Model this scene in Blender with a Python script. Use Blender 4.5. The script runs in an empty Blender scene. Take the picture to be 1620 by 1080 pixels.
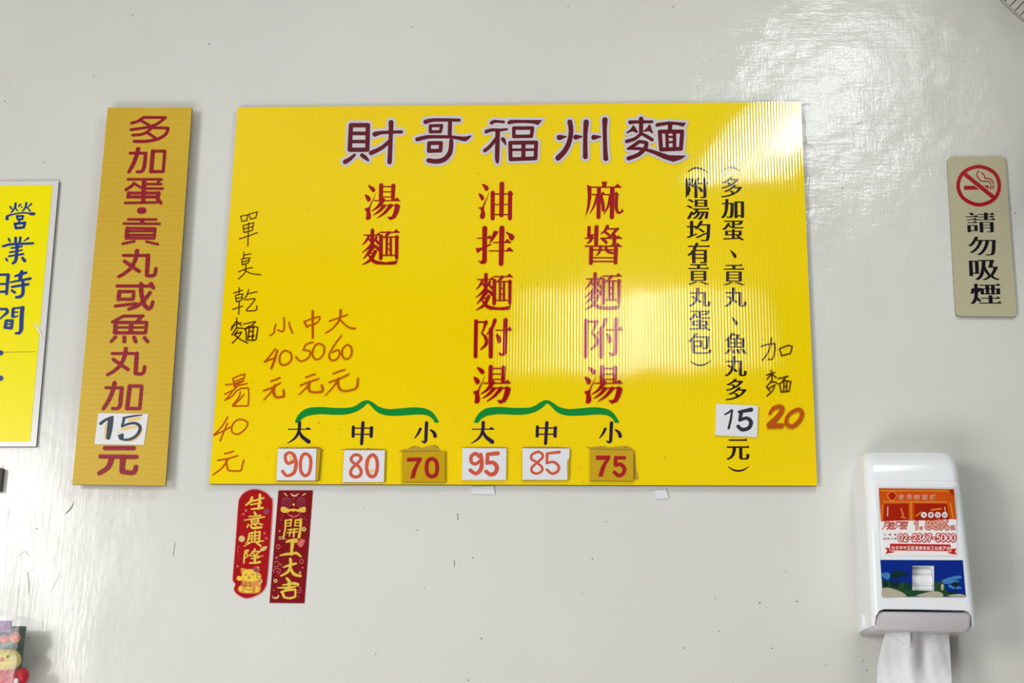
import bpy, bmesh, math, random
from mathutils import Vector, Matrix
random.seed(7)
D = bpy.data; C = bpy.context.scene.collection

# ------------------------------------------------------------------ camera, world, lights, exposure
DIST, EYE, FPX = 2.162, 1.45, 2340.0          # camera to wall (m), eye height, focal length in pixels of the 1620 frame
PITCH, YAW, ROLL = 0.27453724, -0.05801355, 0.01442999
_F = Vector((math.sin(YAW)*math.cos(PITCH), math.cos(YAW)*math.cos(PITCH), math.sin(PITCH)))
_R0 = Vector((math.cos(YAW), -math.sin(YAW), 0)); _U0 = _R0.cross(_F)
_R = _R0*math.cos(ROLL) + _U0*math.sin(ROLL); _U = -_R0*math.sin(ROLL) + _U0*math.cos(ROLL)
cam = D.cameras.new('camera'); co = D.objects.new('camera', cam); C.objects.link(co)
cam.sensor_fit = 'HORIZONTAL'; cam.sensor_width = 36; cam.lens = 36*FPX/1620; cam.clip_start = .02
co.matrix_world = Matrix(((_R.x, _U.x, -_F.x, 0), (_R.y, _U.y, -_F.y, -DIST), (_R.z, _U.z, -_F.z, EYE), (0, 0, 0, 1)))
bpy.context.scene.camera = co
def W(px, py, depth=0.0):
    """point of the photograph -> (X, Z) on the vertical plane `depth` metres in front of the wall"""
    d = _R*((px-810)/FPX) - _U*((py-540)/FPX) + _F
    t = (DIST-depth)/d.y
    return (d.x*t, EYE + d.z*t)
sc = bpy.context.scene
sc.view_settings.view_transform = 'Standard'; sc.view_settings.look = 'None'
sc.view_settings.exposure = -0.33; sc.view_settings.gamma = 1.0; sc.view_settings.use_curve_mapping = False
world = D.worlds.new('room_light'); sc.world = world; world.use_nodes = True
world.node_tree.nodes['Background'].inputs[0].default_value = (.98, 1, .97, 1)
world.node_tree.nodes['Background'].inputs[1].default_value = .15
def area(name, loc, target, sx, sy, power, col, spin=0):
    l = D.lights.new(name, 'AREA'); l.shape = 'RECTANGLE'; l.size = sx; l.size_y = sy; l.energy = power; l.color = col
    o = D.objects.new(name, l); C.objects.link(o); o.location = loc
    v = Vector(target)-Vector(loc); q = v.to_track_quat('-Z', 'Y')
    o.rotation_euler = (q @ Matrix.Rotation(spin, 3, 'Z').to_quaternion()).to_euler(); return o
# shop front at the left, behind the photographer: main light
area('shop_front_light', (-2.26, -2.9, 2.08), (0, 0, 2.0), .90, 1.0, 52, (1, .99, .97))
def area_along(name, p, q, facing, width, power, col):
    """rectangular lamp running from p to q"""
    p, q = Vector(p), Vector(q); x = (q-p).normalized(); f = Vector(facing); f = (f-x*f.dot(x)).normalized(); z = -f; y = z.cross(x); c = (p+q)/2
    l = D.lights.new(name, 'AREA'); l.shape = 'RECTANGLE'; l.size = (q-p).length; l.size_y = width; l.energy = power; l.color = col
    o = D.objects.new(name, l); C.objects.link(o)
    o.matrix_world = Matrix(((x.x, y.x, z.x, c.x), (x.y, y.y, z.y, c.y), (x.z, y.z, z.z, c.z), (0, 0, 0, 1)))
# fluorescent fitting on the ceiling at the right, at a right angle to the wall, mirrored in the paint and the board's top corner
area_along('ceiling_tube', (.39, -1.72, 3.0), (.57, -.90, 3.0), (0, .8, -.75), .07, 10.5, (.93, 1, 1))
area_along('ceiling_tube_right', (.60, -1.55, 3.02), (.74, -.85, 3.02), (0, .8, -.75), .08, 4, (.93, 1, 1))
# added fill lamp, low down, to brighten the lower part of the wall
area('low_fill_light', (-1.0, -2.1, .35), (-.4, 0, 1.6), 1.6, .9, 36, (.97, .99, 1))
# second fitting further back
area_along('rear_tube', (-.10, -4.0, 3.30), (.48, -4.0, 3.30), (0, .8, -.45), .50, 9, (1, 1, .97))

# ------------------------------------------------------------------ helpers
def lin(c):
    c = c/255.0
    return c/12.92 if c <= .04045 else ((c+.055)/1.055)**2.4
def rgb(r, g, b): return (lin(r), lin(g), lin(b), 1)
class N:
    def __init__(s, name):
        s.m = D.materials.new(name); s.m.use_nodes = True; s.t = s.m.node_tree; s.b = s.t.nodes['Principled BSDF']
    def n(s, typ, **kw):
        x = s.t.nodes.new(typ)
        for k, v in kw.items():
            if k in x.inputs: x.inputs[k].default_value = v
            else: setattr(x, k, v)
        return x
    def l(s, a, b): s.t.links.new(a, b)
    def set(s, **kw):
        for k, v in kw.items(): s.b.inputs[k.replace('_', ' ')].default_value = v
        return s
def math_node(n, op, a, b=None, c=None):
    x = n.n('ShaderNodeMath'); x.operation = op
    for i, v in enumerate((a, b, c)):
        if v is None: continue
        if isinstance(v, (int, float)): x.inputs[i].default_value = v
        else: n.l(v, x.inputs[i])
    return x.outputs[0]
def mix(n, fac, a, b):
    x = n.n('ShaderNodeMix'); x.data_type = 'RGBA'
    if isinstance(fac, (int, float)): x.inputs[0].default_value = fac
    else: n.l(fac, x.inputs[0])
    for i, v in ((6, a), (7, b)):
        if isinstance(v, tuple): x.inputs[i].default_value = v
        else: n.l(v, x.inputs[i])
    return x.outputs[2]
def geo_pos(n): return n.n('ShaderNodeNewGeometry').outputs['Position']
def noise(n, vec, scale, detail=3, rough=.5, stretch=None):
    if stretch:
        mp = n.n('ShaderNodeMapping'); mp.inputs['Scale'].default_value = stretch; n.l(vec, mp.inputs['Vector']); vec = mp.outputs[0]
    x = n.n('ShaderNodeTexNoise', Scale=scale, Detail=detail, Roughness=rough); n.l(vec, x.inputs['Vector']); return x.outputs[0]
def ramp(n, v, p0, p1, c0=(0, 0, 0, 1), c1=(1, 1, 1, 1)):
    r = n.n('ShaderNodeValToRGB'); r.color_ramp.elements[0].position = p0; r.color_ramp.elements[1].position = p1
    r.color_ramp.elements[0].color = c0; r.color_ramp.elements[1].color = c1; n.l(v, r.inputs[0]); return r.outputs[0]
def bump(n, h, dist, strength=1.0, prev=None):
    b = n.n('ShaderNodeBump'); b.inputs['Strength'].default_value = strength; b.inputs['Distance'].default_value = dist
    n.l(h, b.inputs['Height'])
    if prev is not None: n.l(prev, b.inputs['Normal'])
    return b.outputs[0]

def flute_normal(n, axis, pitch, amp, wob=.0008):
    """fluted twin-wall sheet: a soft wave across the sheet plus slow warping"""
    p = geo_pos(n); s = n.n('ShaderNodeSeparateXYZ'); n.l(p, s.inputs[0])
    wv = math_node(n, 'SINE', math_node(n, 'MULTIPLY', s.outputs[axis], 2*math.pi/pitch))
    a = noise(n, p, 9, 2)
    wv = math_node(n, 'MULTIPLY', wv, math_node(n, 'MULTIPLY_ADD', a, .8, .6))
    nm = bump(n, wv, amp)
    nm = bump(n, noise(n, p, 6, 2), wob*.7, 1, nm)
    return bump(n, noise(n, p, 200, 2), .000012, 1, nm)
def board_mat(name, col, axis=0, pitch=.0046, amp=.000027, rough=.05, grime=.25, vary=None, spec=.65):
    n = N(name); p = geo_pos(n)
    c = mix(n, math_node(n, 'MULTIPLY', ramp(n, noise(n, p, 3.0, 4), .35, .7), grime), col, vary or tuple(x*.86 for x in col[:3])+(1,))
    sp = ramp(n, noise(n, p, 95, 1), .76, .79)
    c = mix(n, math_node(n, 'MULTIPLY', sp, .35*min(1, grime*3)), c, tuple(x*.45 for x in col[:3])+(1,))
    n.l(c, n.b.inputs['Base Color']); n.set(Roughness=rough, Specular_IOR_Level=spec)
    n.l(flute_normal(n, axis, pitch, amp), n.b.inputs['Normal']); return n.m
def plain(name, col, rough=.5, spec=.5, **kw):
    n = N(name); p = geo_pos(n)
    c = mix(n, math_node(n, 'MULTIPLY', noise(n, p, 40, 3), .14), col, tuple(x*.7 for x in col[:3])+(1,))
    n.l(c, n.b.inputs['Base Color']); n.set(Roughness=rough, Specular_IOR_Level=spec, **kw); return n.m

# ---- materials
def wall_mat():
    n = N('gloss_wall_paint'); p = geo_pos(n)
    c = mix(n, ramp(n, noise(n, p, 1.6, 5, .55), .35, .68), rgb(228, 227, 221), rgb(219, 218, 211))
    c = mix(n, math_node(n, 'MULTIPLY', ramp(n, noise(n, p, 130, 2), .735, .76), .22), c, rgb(120, 112, 96))
    smear = ramp(n, noise(n, p, 5, 6, .65, (1, 1, .6)), .60, .75)
    c = mix(n, math_node(n, 'MULTIPLY', smear, .28), c, rgb(196, 190, 176))
    n.l(c, n.b.inputs['Base Color'])
    n.l(ramp(n, noise(n, p, 6, 4), .3, .7, (.12, .12, .12, 1), (.20, .20, .20, 1)), n.b.inputs['Roughness'])
    sx = n.n('ShaderNodeSeparateXYZ'); n.l(p, sx.inputs[0])
    # a patched, lumpy area of paint over the right end of the board, and a coarsely brushed strip at the left
    vd = n.n('ShaderNodeVectorMath'); vd.operation = 'DISTANCE'; n.l(p, vd.inputs[0]); vd.inputs[1].default_value = (.42, 0, 2.46)
    wob = noise(n, p, 7, 3)
    patch = ramp(n, math_node(n, 'ADD', vd.outputs['Value'], math_node(n, 'MULTIPLY', wob, .16)), .26, .56, (1, 1, 1, 1), (0, 0, 0, 1))
    strip_m = ramp(n, math_node(n, 'ADD', math_node(n, 'MULTIPLY_ADD', sx.outputs[0], 1, 1.0), math_node(n, 'MULTIPLY', wob, .2)), .18, .40, (1, 1, 1, 1), (0, 0, 0, 1))
    nm = bump(n, noise(n, p, 4.5, 2), .003)
    def local(h, m, dist, nm): return bump(n, math_node(n, 'MULTIPLY', h, m), dist, 1, nm)
    nm = local(noise(n, p, 6, 3, .5), patch, .008, nm)
    nm = local(noise(n, p, 24, 4, .6, (.7, 1, 1)), patch, .0017, nm)
    nm = local(noise(n, p, 230, 3, .6, (1, 1, .16)), patch, .00040, nm)
    nm = local(noise(n, p, 230, 3, .6, (.13, 1, 1)), patch, .00040, nm)
    nm = local(noise(n, p, 150, 3, .6, (1, 1, .07)), strip_m, .00045, nm)
    nm = bump(n, noise(n, p, 26, 3, .6, (1, 1, .35)), .00035, 1, nm)
    nm = bump(n, noise(n, p, 140, 2, .5, (.6, 1, .5)), .00012, 1, nm)
    nm = bump(n, noise(n, p, 420, 1), .00003, 1, nm)
    n.l(nm, n.b.inputs['Normal']); n.set(Specular_IOR_Level=.42); return n.m
M = {}
M['wall'] = wall_mat()
M['yellow'] = board_mat('yellow_fluted_board', rgb(255, 222, 0), vary=rgb(250, 206, 0), grime=.5)
M['maroon'] = board_mat('maroon_print', rgb(100, 12, 32), grime=0)
M['halo'] = board_mat('pale_print', rgb(214, 208, 212), grime=0)
M['red'] = board_mat('red_print', rgb(168, 8, 24), grime=0)
M['black'] = board_mat('black_print', rgb(38, 22, 26), grime=0)
M['navy'] = board_mat('navy_print', rgb(40, 26, 70), grime=0)
M['green'] = board_mat('green_print', rgb(10, 142, 52), grime=0)
M['marker'] = board_mat('orange_marker', rgb(206, 84, 14), grime=.6, vary=rgb(178, 88, 8))
M['pen'] = board_mat('brown_pen', rgb(92, 44, 8), grime=.6, vary=rgb(56, 22, 6))
M['gold'] = board_mat('tan_fluted_board', rgb(216, 178, 50), axis=2, pitch=.0082, amp=.00006, rough=.42, spec=.3, vary=rgb(204, 162, 38), grime=.7)
M['strip_red'] = board_mat('crimson_print', rgb(150, 4, 38), axis=2, pitch=.0082, amp=.00006, rough=.42, spec=.3, grime=0)
M['edge'] = plain('cut_board_edge', rgb(110, 92, 52), .7)
M['edge_grey'] = plain('grey_cut_edge', rgb(120, 116, 106), .6)
M['poster'] = plain('lemon_poster', rgb(255, 240, 0), .25, .18)
M['blue'] = plain('blue_brush_ink', rgb(16, 56, 142), .3, .25)
M['paper'] = plain('white_card', rgb(232, 232, 236), .45)
M['card_red'] = plain('orange_red_marker', rgb(214, 80, 44), .5)
M['card_red_dark'] = plain('red_digit_print', rgb(172, 18, 20), .4, .25)
M['card_yellow'] = plain('yellow_tile', rgb(206, 164, 10), .28, .3)
M['ink'] = plain('blue_black_marker', rgb(20, 46, 66), .45)
M['ink_black'] = plain('black_marker', rgb(24, 20, 34), .45)
M['ink_gold'] = plain('faded_orange_marker', rgb(246, 206, 118), .5)
M['sleeve'] = plain('white_sleeve_edge', rgb(226, 224, 226), .2)
M['stain'] = plain('old_glue', rgb(196, 158, 10), .6)
M['stain_dark'] = plain('dark_glue_speck', rgb(132, 104, 20), .6)
M['cream'] = plain('cream_acrylic', rgb(196, 188, 156), .12)
M['cream_edge'] = plain('acrylic_edge', rgb(128, 124, 104), .2)
M['sign_red'] = plain('sign_red', rgb(176, 6, 30), .15)
M['sign_black'] = plain('sign_black', rgb(18, 14, 26), .15)
M['tag_red'] = plain('red_tag_paper', rgb(172, 0, 10), .5, .12)
M['tag_dark'] = plain('dark_red_tag_paper', rgb(132, 0, 16), .5, .12)
M['tag_rim'] = plain('pink_tag_rim', rgb(232, 130, 142), .4)
M['tag_gold'] = plain('gold_foil', rgb(236, 200, 66), .3, Metallic=.15)
M['tag_gold_pale'] = plain('pale_gold', rgb(222, 196, 124), .35)
M['tag_pink'] = plain('pink_print', rgb(226, 96, 92), .4)
M['tag_dim'] = plain('dim_purple_print', rgb(150, 44, 84), .4)
M['cat_yellow'] = plain('cat_yellow', rgb(248, 200, 40), .4)
M['cat_orange'] = plain('cat_orange', rgb(226, 140, 40), .4)
M['cat_line'] = plain('cat_line', rgb(110, 40, 10), .4)
M['abs'] = plain('white_abs_plastic', rgb(250, 251, 255), .2)
M['abs_side'] = M['abs']
M['tray'] = plain('lilac_grey_plastic', rgb(206, 198, 202), .3)
M['tissue'] = plain('tissue_paper', rgb(244, 244, 244), .9, .1)
M['ad_orange'] = plain('ad_orange', rgb(214, 84, 4), .3, .25)
M['ad_deep'] = plain('ad_deep_orange', rgb(176, 30, 2), .3, .25)
M['ad_light'] = plain('ad_light_orange', rgb(236, 140, 50), .3, .25)
M['ad_red'] = plain('ad_red', rgb(206, 40, 36), .3, .25)
M['ad_white'] = plain('ad_white', rgb(255, 248, 248), .3, .25)
M['ad_pink'] = plain('ad_pink', rgb(236, 170, 150), .3, .25)
M['ad_dark'] = plain('ad_dark', rgb(120, 30, 30), .3, .25)
M['sky'] = plain('picture_blue', rgb(8, 44, 142), .25, .25)
M['cloud'] = plain('picture_cloud', rgb(70, 130, 196), .3, .25)
M['leaf'] = plain('picture_green', rgb(34, 78, 46), .3, .25)
M['leaf_dark'] = plain('picture_dark_green', rgb(16, 46, 50), .3, .25)
M['rock'] = plain('picture_rock', rgb(190, 182, 160), .3, .25)
M['wire'] = plain('dark_fan_wire', rgb(70, 66, 58), .35, Metallic=.6)
M['fan_grey'] = plain('fan_plastic', rgb(140, 138, 130), .35)
M['soil'] = plain('dark_frame', rgb(60, 56, 52), .5)
M['toy_red'] = plain('toy_red', rgb(196, 20, 44), .5)
M["toy_yellow"] = plain("toy_yellow", rgb(216, 200, 70), .45)
M['toy_green'] = plain('toy_green', rgb(40, 86, 70), .5)
M['toy_purple'] = plain('toy_purple', rgb(110, 60, 130), .4)
M['toy_orange'] = plain('toy_orange', rgb(216, 100, 50), .45)
def film():
    n = N('clear_film'); n.set(Roughness=.08, IOR=1.2)
    t = n.n('ShaderNodeBsdfTransparent'); g = n.n('ShaderNodeBsdfGlossy'); g.inputs['Roughness'].default_value = .3
    g.inputs['Color'].default_value = (.9, .88, .9, 1)
    df = n.n('ShaderNodeBsdfDiffuse'); df.inputs['Color'].default_value = (.9, .86, .9, 1)
    m0 = n.n('ShaderNodeMixShader'); m0.inputs[0].default_value = .45; n.l(g.outputs[0], m0.inputs[1]); n.l(df.outputs[0], m0.inputs[2])
    m1 = n.n('ShaderNodeMixShader'); m1.inputs[0].default_value = .10; n.l(t.outputs[0], m1.inputs[1]); n.l(m0.outputs[0], m1.inputs[2])
    nm = bump(n, noise(n, geo_pos(n), 40, 3), .0015); n.l(nm, g.inputs['Normal'])
    n.l(m1.outputs[0], n.t.nodes['Material Output'].inputs[0]); return n.m
M['film'] = film()

# ---- objects
def thing(name, label, cat, loc=(0, 0, 0), group=None):
    o = D.objects.new(name, None); C.objects.link(o); o.location = loc; o.empty_display_size = .02
    o['label'] = label; o['category'] = cat
    if group: o['group'] = group
    return o
def mesh_obj(name, verts, faces, mat, parent=None, smooth=False, label=None, auto=None):
    """verts in world coordinates; parents are unrotated empties or meshes at their own location"""
    me = D.meshes.new(name); off = Vector((0, 0, 0))
    base = parent
    while base is not None:
        off += base.location; base = base.parent
    me.from_pydata([tuple(Vector(v)-off) for v in verts], [], faces); me.update()
    bm = bmesh.new(); bm.from_mesh(me); bmesh.ops.recalc_face_normals(bm, faces=bm.faces) if auto else None
    bm.to_mesh(me); bm.free()
    if smooth: me.polygons.foreach_set('use_smooth', [True]*len(me.polygons))
    me.materials.append(mat); o = D.objects.new(name, me); C.objects.link(o)
    if parent: o.parent = parent
    if label: o['label'] = label
    return o
def tag(o, label, cat, group=None):
    o['label'] = label; o['category'] = cat
    if group: o['group'] = group
    return o

# ---- flat print engine: traced strokes ---------------------------------------------------------
class Ink:
    """collects flat shapes on the plane `depth` in front of the wall and links them as one mesh"""
    def __init__(s, depth): s.v = []; s.f = []; s.d = depth; s.k = 0; s.g = []
    def lift(s): return s.d + s.k*5e-6
    def poly(s, pts):
        z = s.lift(); b = len(s.v); area2 = 0
        w = [W(x, y, z) for x, y in pts]
        for i in range(len(w)):
            a, c = w[i-1], w[i]; area2 += a[0]*c[1]-c[0]*a[1]
        if area2 < 0: w.reverse()
        s.v += [(x, -z, q) for x, q in w]; s.f.append(tuple(range(b, b+len(w)))); 
    def disc(s, x, y, r, n=14):
        if r > .05: s.poly([(x+r*math.cos(2*math.pi*i/n), y+r*math.sin(2*math.pi*i/n)) for i in range(n)])
    def seg(s, p, q, a, b):
        dx, dy = q[0]-p[0], q[1]-p[1]; L = math.hypot(dx, dy)
        if L < 1e-6: return
        nx, ny = -dy/L, dx/L
        s.poly([(p[0]+nx*a, p[1]+ny*a), (q[0]+nx*b, q[1]+ny*b), (q[0]-nx*b, q[1]-ny*b), (p[0]-nx*a, p[1]-ny*a)])
    def path(s, pts, butt=False, closed=False, joint=True):
        n = len(pts); m = n if closed else n-1
        for i in range(m):
            p, q = pts[i], pts[(i+1) % n]; s.k += .25; s.seg(p, q, p[2], q[2])
        for i, p in enumerate(pts):
            if butt and not closed and i in (0, n-1): continue
            s.k += .12; s.disc(p[0], p[1], p[2])
    def fill(s, pts):
        """triangulated simple polygon"""
        from mathutils.geometry import tessellate_polygon
        z = s.lift(); w = [W(x, y, z) for x, y in pts]; b = len(s.v)
        s.v += [(x, -z, q) for x, q in w]
        for t in tessellate_polygon([[Vector((x, q, 0)) for x, q in w]]):
            A, B, Cc = (w[i] for i in t)
            if (B[0]-A[0])*(Cc[1]-A[1])-(Cc[0]-A[0])*(B[1]-A[1]) < 0: t = (t[0], t[2], t[1])
            s.f.append(tuple(b+i for i in t))
    def draw(s, ox, oy, k, text, w0=40, grow=0, to=None, kw=1.0):
        """text: strokes 'l' line, 'L' butt line, 's' smooth, 'c' closed line, 'o' closed smooth, 'p' polygon,
        'b' smooth polygon, 'd' disc, 'r' ring; coordinates in a grid of pitch k pixels from (ox, oy)"""
        s.g.append(len(s.f))
        if to:                                   # refit from one pixel box into another
            (ax, ay, bx, by), (cx, cy, dx, dy) = to
            fx, fy = (dx-cx)/(bx-ax), (dy-cy)/(by-ay)
            T = lambda x, y: (cx+(ox+x*k-ax)*fx, cy+(oy+y*k-ay)*fy)
        else: T = lambda x, y: (ox+x*k, oy+y*k)
        for st in text.replace('\n', ' ').split(';'):
            st = st.strip()
            if not st: continue
            if st[0] == '|': s.g.append(len(s.f)); st = st[1:].strip()
            typ, *pp = st.split(); pts = []; w = w0
            for p in pp:
                a = [float(q) for q in p.split(',')]
                if len(a) > 2: w = a[2]
                x, y = T(a[0], a[1]); pts.append((x, y, w*k*kw/2+grow))
            s.k += 1
            if typ == 'd': s.disc(*pts[0], 24)
            elif typ == 'l': s.path(pts)
            elif typ == 'L': s.path(pts, butt=grow == 0)
            elif typ == 'c': s.path(pts, closed=True)
            elif typ in 'so': s.path(smooth(pts, typ == 'o'), closed=typ == 'o')
            elif typ in 'pb':
                q = smooth(pts, True) if typ == 'b' else pts
                s.fill([(a[0], a[1]) for a in q])
                if grow: s.path([(a[0], a[1], grow) for a in q], closed=True)
        return s
    def glyph(s, ch, box, ax=0, ay=0, serif=0, skew=0):
        """a character of the built-in font, its outline fattened (ax) or thinned (ay), fitted in a pixel box"""
        loops = font_loops(ch); s.g.append(len(s.f))
        xs = [p[0] for l in loops for p in l]; ys = [p[1] for l in loops for p in l]
        x0, x1, y0, y1 = min(xs), max(xs), min(ys), max(ys)
        if box[3] is None: sx = sy = None
        out = []
        for l in loops:
            n = len(l); q = []
            A = sum(l[i-1][0]*l[i][1]-l[i][0]*l[i-1][1] for i in range(n))
            for i in range(n):
                a, b, c = l[i-1], l[i], l[(i+1) % n]
                e1 = (b[0]-a[0], b[1]-a[1]); e2 = (c[0]-b[0], c[1]-b[1])
                l1 = math.hypot(*e1) or 1; l2 = math.hypot(*e2) or 1
                n1 = (e1[1]/l1, -e1[0]/l1); n2 = (e2[1]/l2, -e2[0]/l2)
                mx, my = n1[0]+n2[0], n1[1]+n2[1]; dd = max(.35, (mx*n1[0]+my*n1[1]))
                q.append((b[0]+mx/dd*ax, b[1]+my/dd*ay))
            out.append(q)
        tri = []
        if serif:
            for l in out:
                n = len(l)
                for i in range(n):
                    a, b, c, d = l[i-1], l[i], l[(i+1) % n], l[(i+2) % n]
                    if abs(b[0]-c[0]) < .02 and abs(b[1]-c[1]) < .075 and abs(a[1]-b[1]) < .012 and abs(c[1]-d[1]) < .012 \
                       and b[0]-a[0] > .1 and c[0]-d[0] > .1:
                        r = max(b[0], c[0]); yb = min(b[1], c[1]); tri.append([(r+.01, yb), (r-.17*serif, yb+.01), (r-.055*serif, yb+.105*serif)])
        X0, Y0, X1, Y1 = box
        P = lambda x, y: (X0+(x-x0)/(x1-x0 or 1)*(X1-X0)+skew*((y-y0)/(y1-y0 or 1)-.5), Y1-(y-y0)/(y1-y0 or 1)*(Y1-Y0))
        for grp in nest(out): s.k += .5; s.curve([[P(*p) for p in l] for l in grp])
        for t in tri: s.k += 1; s.fill([P(*p) for p in t])
        return s
    def curve(s, loops):
        z = s.lift(); cu = D.curves.new('tmp', 'CURVE'); cu.dimensions = '2D'; cu.fill_mode = 'FRONT'
        for l in loops:
            sp = cu.splines.new('POLY'); sp.points.add(len(l)-1); sp.use_cyclic_u = True
            for i, (x, y) in enumerate(l):
                a, b = W(x, y, z); sp.points[i].co = (a*100, b*100, 0, 1)
        o = D.objects.new('tmp', cu); me = o.to_mesh(); b = len(s.v)
        s.v += [(v.co.x/100, -z, v.co.y/100) for v in me.vertices]
        for p in me.polygons:
            t = list(p.vertices); w = [me.vertices[i].co for i in t]
            if (w[1].x-w[0].x)*(w[2].y-w[0].y)-(w[2].x-w[0].x)*(w[1].y-w[0].y) < 0: t.reverse()
            s.f.append(tuple(b+i for i in t))
        o.to_mesh_clear(); D.objects.remove(o); D.curves.remove(cu)
    def line(s, text, x0, y0, x1, y1, h, wch=None, **kw):
        """characters spaced evenly with their centres from (x0,y0) to (x1,y1)"""
        n = len(text)
        for i, ch in enumerate(text):
            if ch == ' ': continue
            t = i/(n-1) if n > 1 else 0; cx, cy = x0+(x1-x0)*t, y0+(y1-y0)*t; hw = (wch or h)/2; hh = h/2
            if ch in '、,': s.poly([(cx-5, cy-5.5), (cx+1, cy-3), (cx+6, cy+3), (cx+5, cy+7), (cx+2, cy+6), (cx-1, cy+1)]); continue
            if ch == '.': s.disc(cx, cy+hh*.7, h*.12); continue
            if ch == '-': s.poly([(cx-hw*.7, cy-h*.08), (cx+hw*.7, cy-h*.08), (cx+hw*.7, cy+h*.1), (cx-hw*.7, cy+h*.1)]); continue
            if ch == '1': hw *= .5
            s.glyph(ch, (cx-hw, cy-hh, cx+hw, cy+hh), **kw)
        return s
    def build(s, name, mat, parent, label=None, split=None, stuff=False):
        """one part, or one part per character with split='name'"""
        if not split:
            o = mesh_obj(name, s.v, s.f, mat, parent, label=label)
            if stuff: o['kind'] = 'stuff'
            return o
        cuts = sorted(set(s.g+[0, len(s.f)]))
        for a, b in zip(cuts, cuts[1:]):
            fs = s.f[a:b]; used = sorted({i for f in fs for i in f}); m = {v: i for i, v in enumerate(used)}
            mesh_obj(split, [s.v[i] for i in used], [tuple(m[i] for i in f) for f in fs], mat, parent)
def smooth(pts, closed=False, n=6):
    P = pts; m = len(P); out = []
    for i in range(m if closed else m-1):
        if closed: a, b, c, d = P[i-1], P[i], P[(i+1) % m], P[(i+2) % m]
        else: a, b, c, d = P[max(i-1, 0)], P[i], P[i+1], P[min(i+2, m-1)]
        for j in range(n):
            t = j/n
            out.append(tuple(.5*((2*b[q])+(-a[q]+c[q])*t+(2*a[q]-5*b[q]+4*c[q]-d[q])*t*t+(-a[q]+3*b[q]-3*c[q]+d[q])*t**3) for q in range(2))
                       + (b[2]+(c[2]-b[2])*t,))
    if not closed: out.append(P[-1])
    return out
def _area(l): return sum(l[i-1][0]*l[i][1]-l[i][0]*l[i-1][1] for i in range(len(l)))
def _inside(p, l):
    c = False
    for i in range(len(l)):
        a, b = l[i-1], l[i]
        if (a[1] > p[1]) != (b[1] > p[1]) and p[0] < (b[0]-a[0])*(p[1]-a[1])/(b[1]-a[1])+a[0]: c = not c
    return c
def nest(loops):
    """each outer contour with the holes that lie in it"""
    outs = [l for l in loops if _area(l) > 0]; holes = [l for l in loops if _area(l) <= 0]; res = [[l] for l in outs]
    for h in holes:
        best = None
        for g in res:
            if sum(_inside(p, g[0]) for p in h) > len(h)*.6 and (best is None or abs(_area(g[0])) < abs(_area(best[0]))): best = g
        if best: best.append(h)
    return res
_cache = {}
def font_loops(ch):
    if ch in _cache: return _cache[ch]
    c = D.curves.new('t', 'FONT'); c.body = ch; o = D.objects.new('t', c); C.objects.link(o)
    dg = bpy.context.evaluated_depsgraph_get(); cu = o.evaluated_get(dg).to_curve(dg); loops = []
    for sp in cu.splines:
        bp = sp.bezier_points; n = len(bp); l = []
        for i in range(n):
            a, b = bp[i], bp[(i+1) % n]; p0, p1, p2, p3 = a.co, a.handle_right, b.handle_left, b.co
            straight = ((p1-p0).cross(p3-p0)).length < 1e-5 and ((p2-p0).cross(p3-p0)).length < 1e-5
            for j in range(1 if straight else 4):
                t = j/4; q = p0*(1-t)**3+p1*3*t*(1-t)**2+p2*3*t*t*(1-t)+p3*t**3; l.append((q.x, q.y))
        l2 = [l[0]]
        for p in l[1:]:
            if math.hypot(p[0]-l2[-1][0], p[1]-l2[-1][1]) > 1e-4: l2.append(p)
        loops.append(l2)
    D.objects.remove(o); D.curves.remove(c)
    # outward orientation: outer loops counter-clockwise, holes clockwise
    def ar(l): return sum(l[i-1][0]*l[i][1]-l[i][0]*l[i-1][1] for i in range(len(l)))
    def inside(p, l):
        r = False
        for i in range(len(l)):
            a, b = l[i-1], l[i]
            if (a[1] > p[1]) != (b[1] > p[1]) and p[0] < (b[0]-a[0])*(p[1]-a[1])/(b[1]-a[1])+a[0]: r = not r
        return r
    res = []
    for i, l in enumerate(loops):
        dep = sum(inside(l[0], m) for j, m in enumerate(loops) if j != i)
        if (ar(l) > 0) != (dep % 2 == 0): l = l[::-1]
        res.append(l)
    _cache[ch] = res; return res

def slab(name, poly_px, back, front, mat, parent, edge=None, edge_label=None, bevel=0):
    """sheet with an outline traced in pixels, between two distances from the wall"""
    P = [W(x, y, front) for x, y in poly_px]
    a = sum(P[i-1][0]*P[i][1]-P[i][0]*P[i-1][1] for i in range(len(P)))
    if a < 0: P = P[::-1]
    n = len(P)
    v = [(x, -front, z) for x, z in P] + [(x, -back, z) for x, z in P]
    sides = [(i, i+n, (i+1) % n+n, (i+1) % n) for i in range(n)]
    if edge:
        o = mesh_obj(name, v, [tuple(range(n)), tuple(range(2*n-1, n-1, -1))], mat, parent)
        mesh_obj('cut_edge', v, sides, edge, parent if o.parent else o)
        return o
    return mesh_obj(name, v, [tuple(range(n)), tuple(range(2*n-1, n-1, -1))]+sides, mat, parent)
def box(name, x0, x1, y0, y1, z0, z1, mat, parent=None):
    v = [(x, y, z) for x in (x0, x1) for y in (y0, y1) for z in (z0, z1)]
    return mesh_obj(name, v, [(0, 1, 3, 2), (4, 6, 7, 5), (0, 4, 5, 1), (2, 3, 7, 6), (0, 2, 6, 4), (1, 5, 7, 3)], mat, parent)
def base(px, py, depth=0):
    x, z = W(px, py, depth); return (x, -depth, z)
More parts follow.
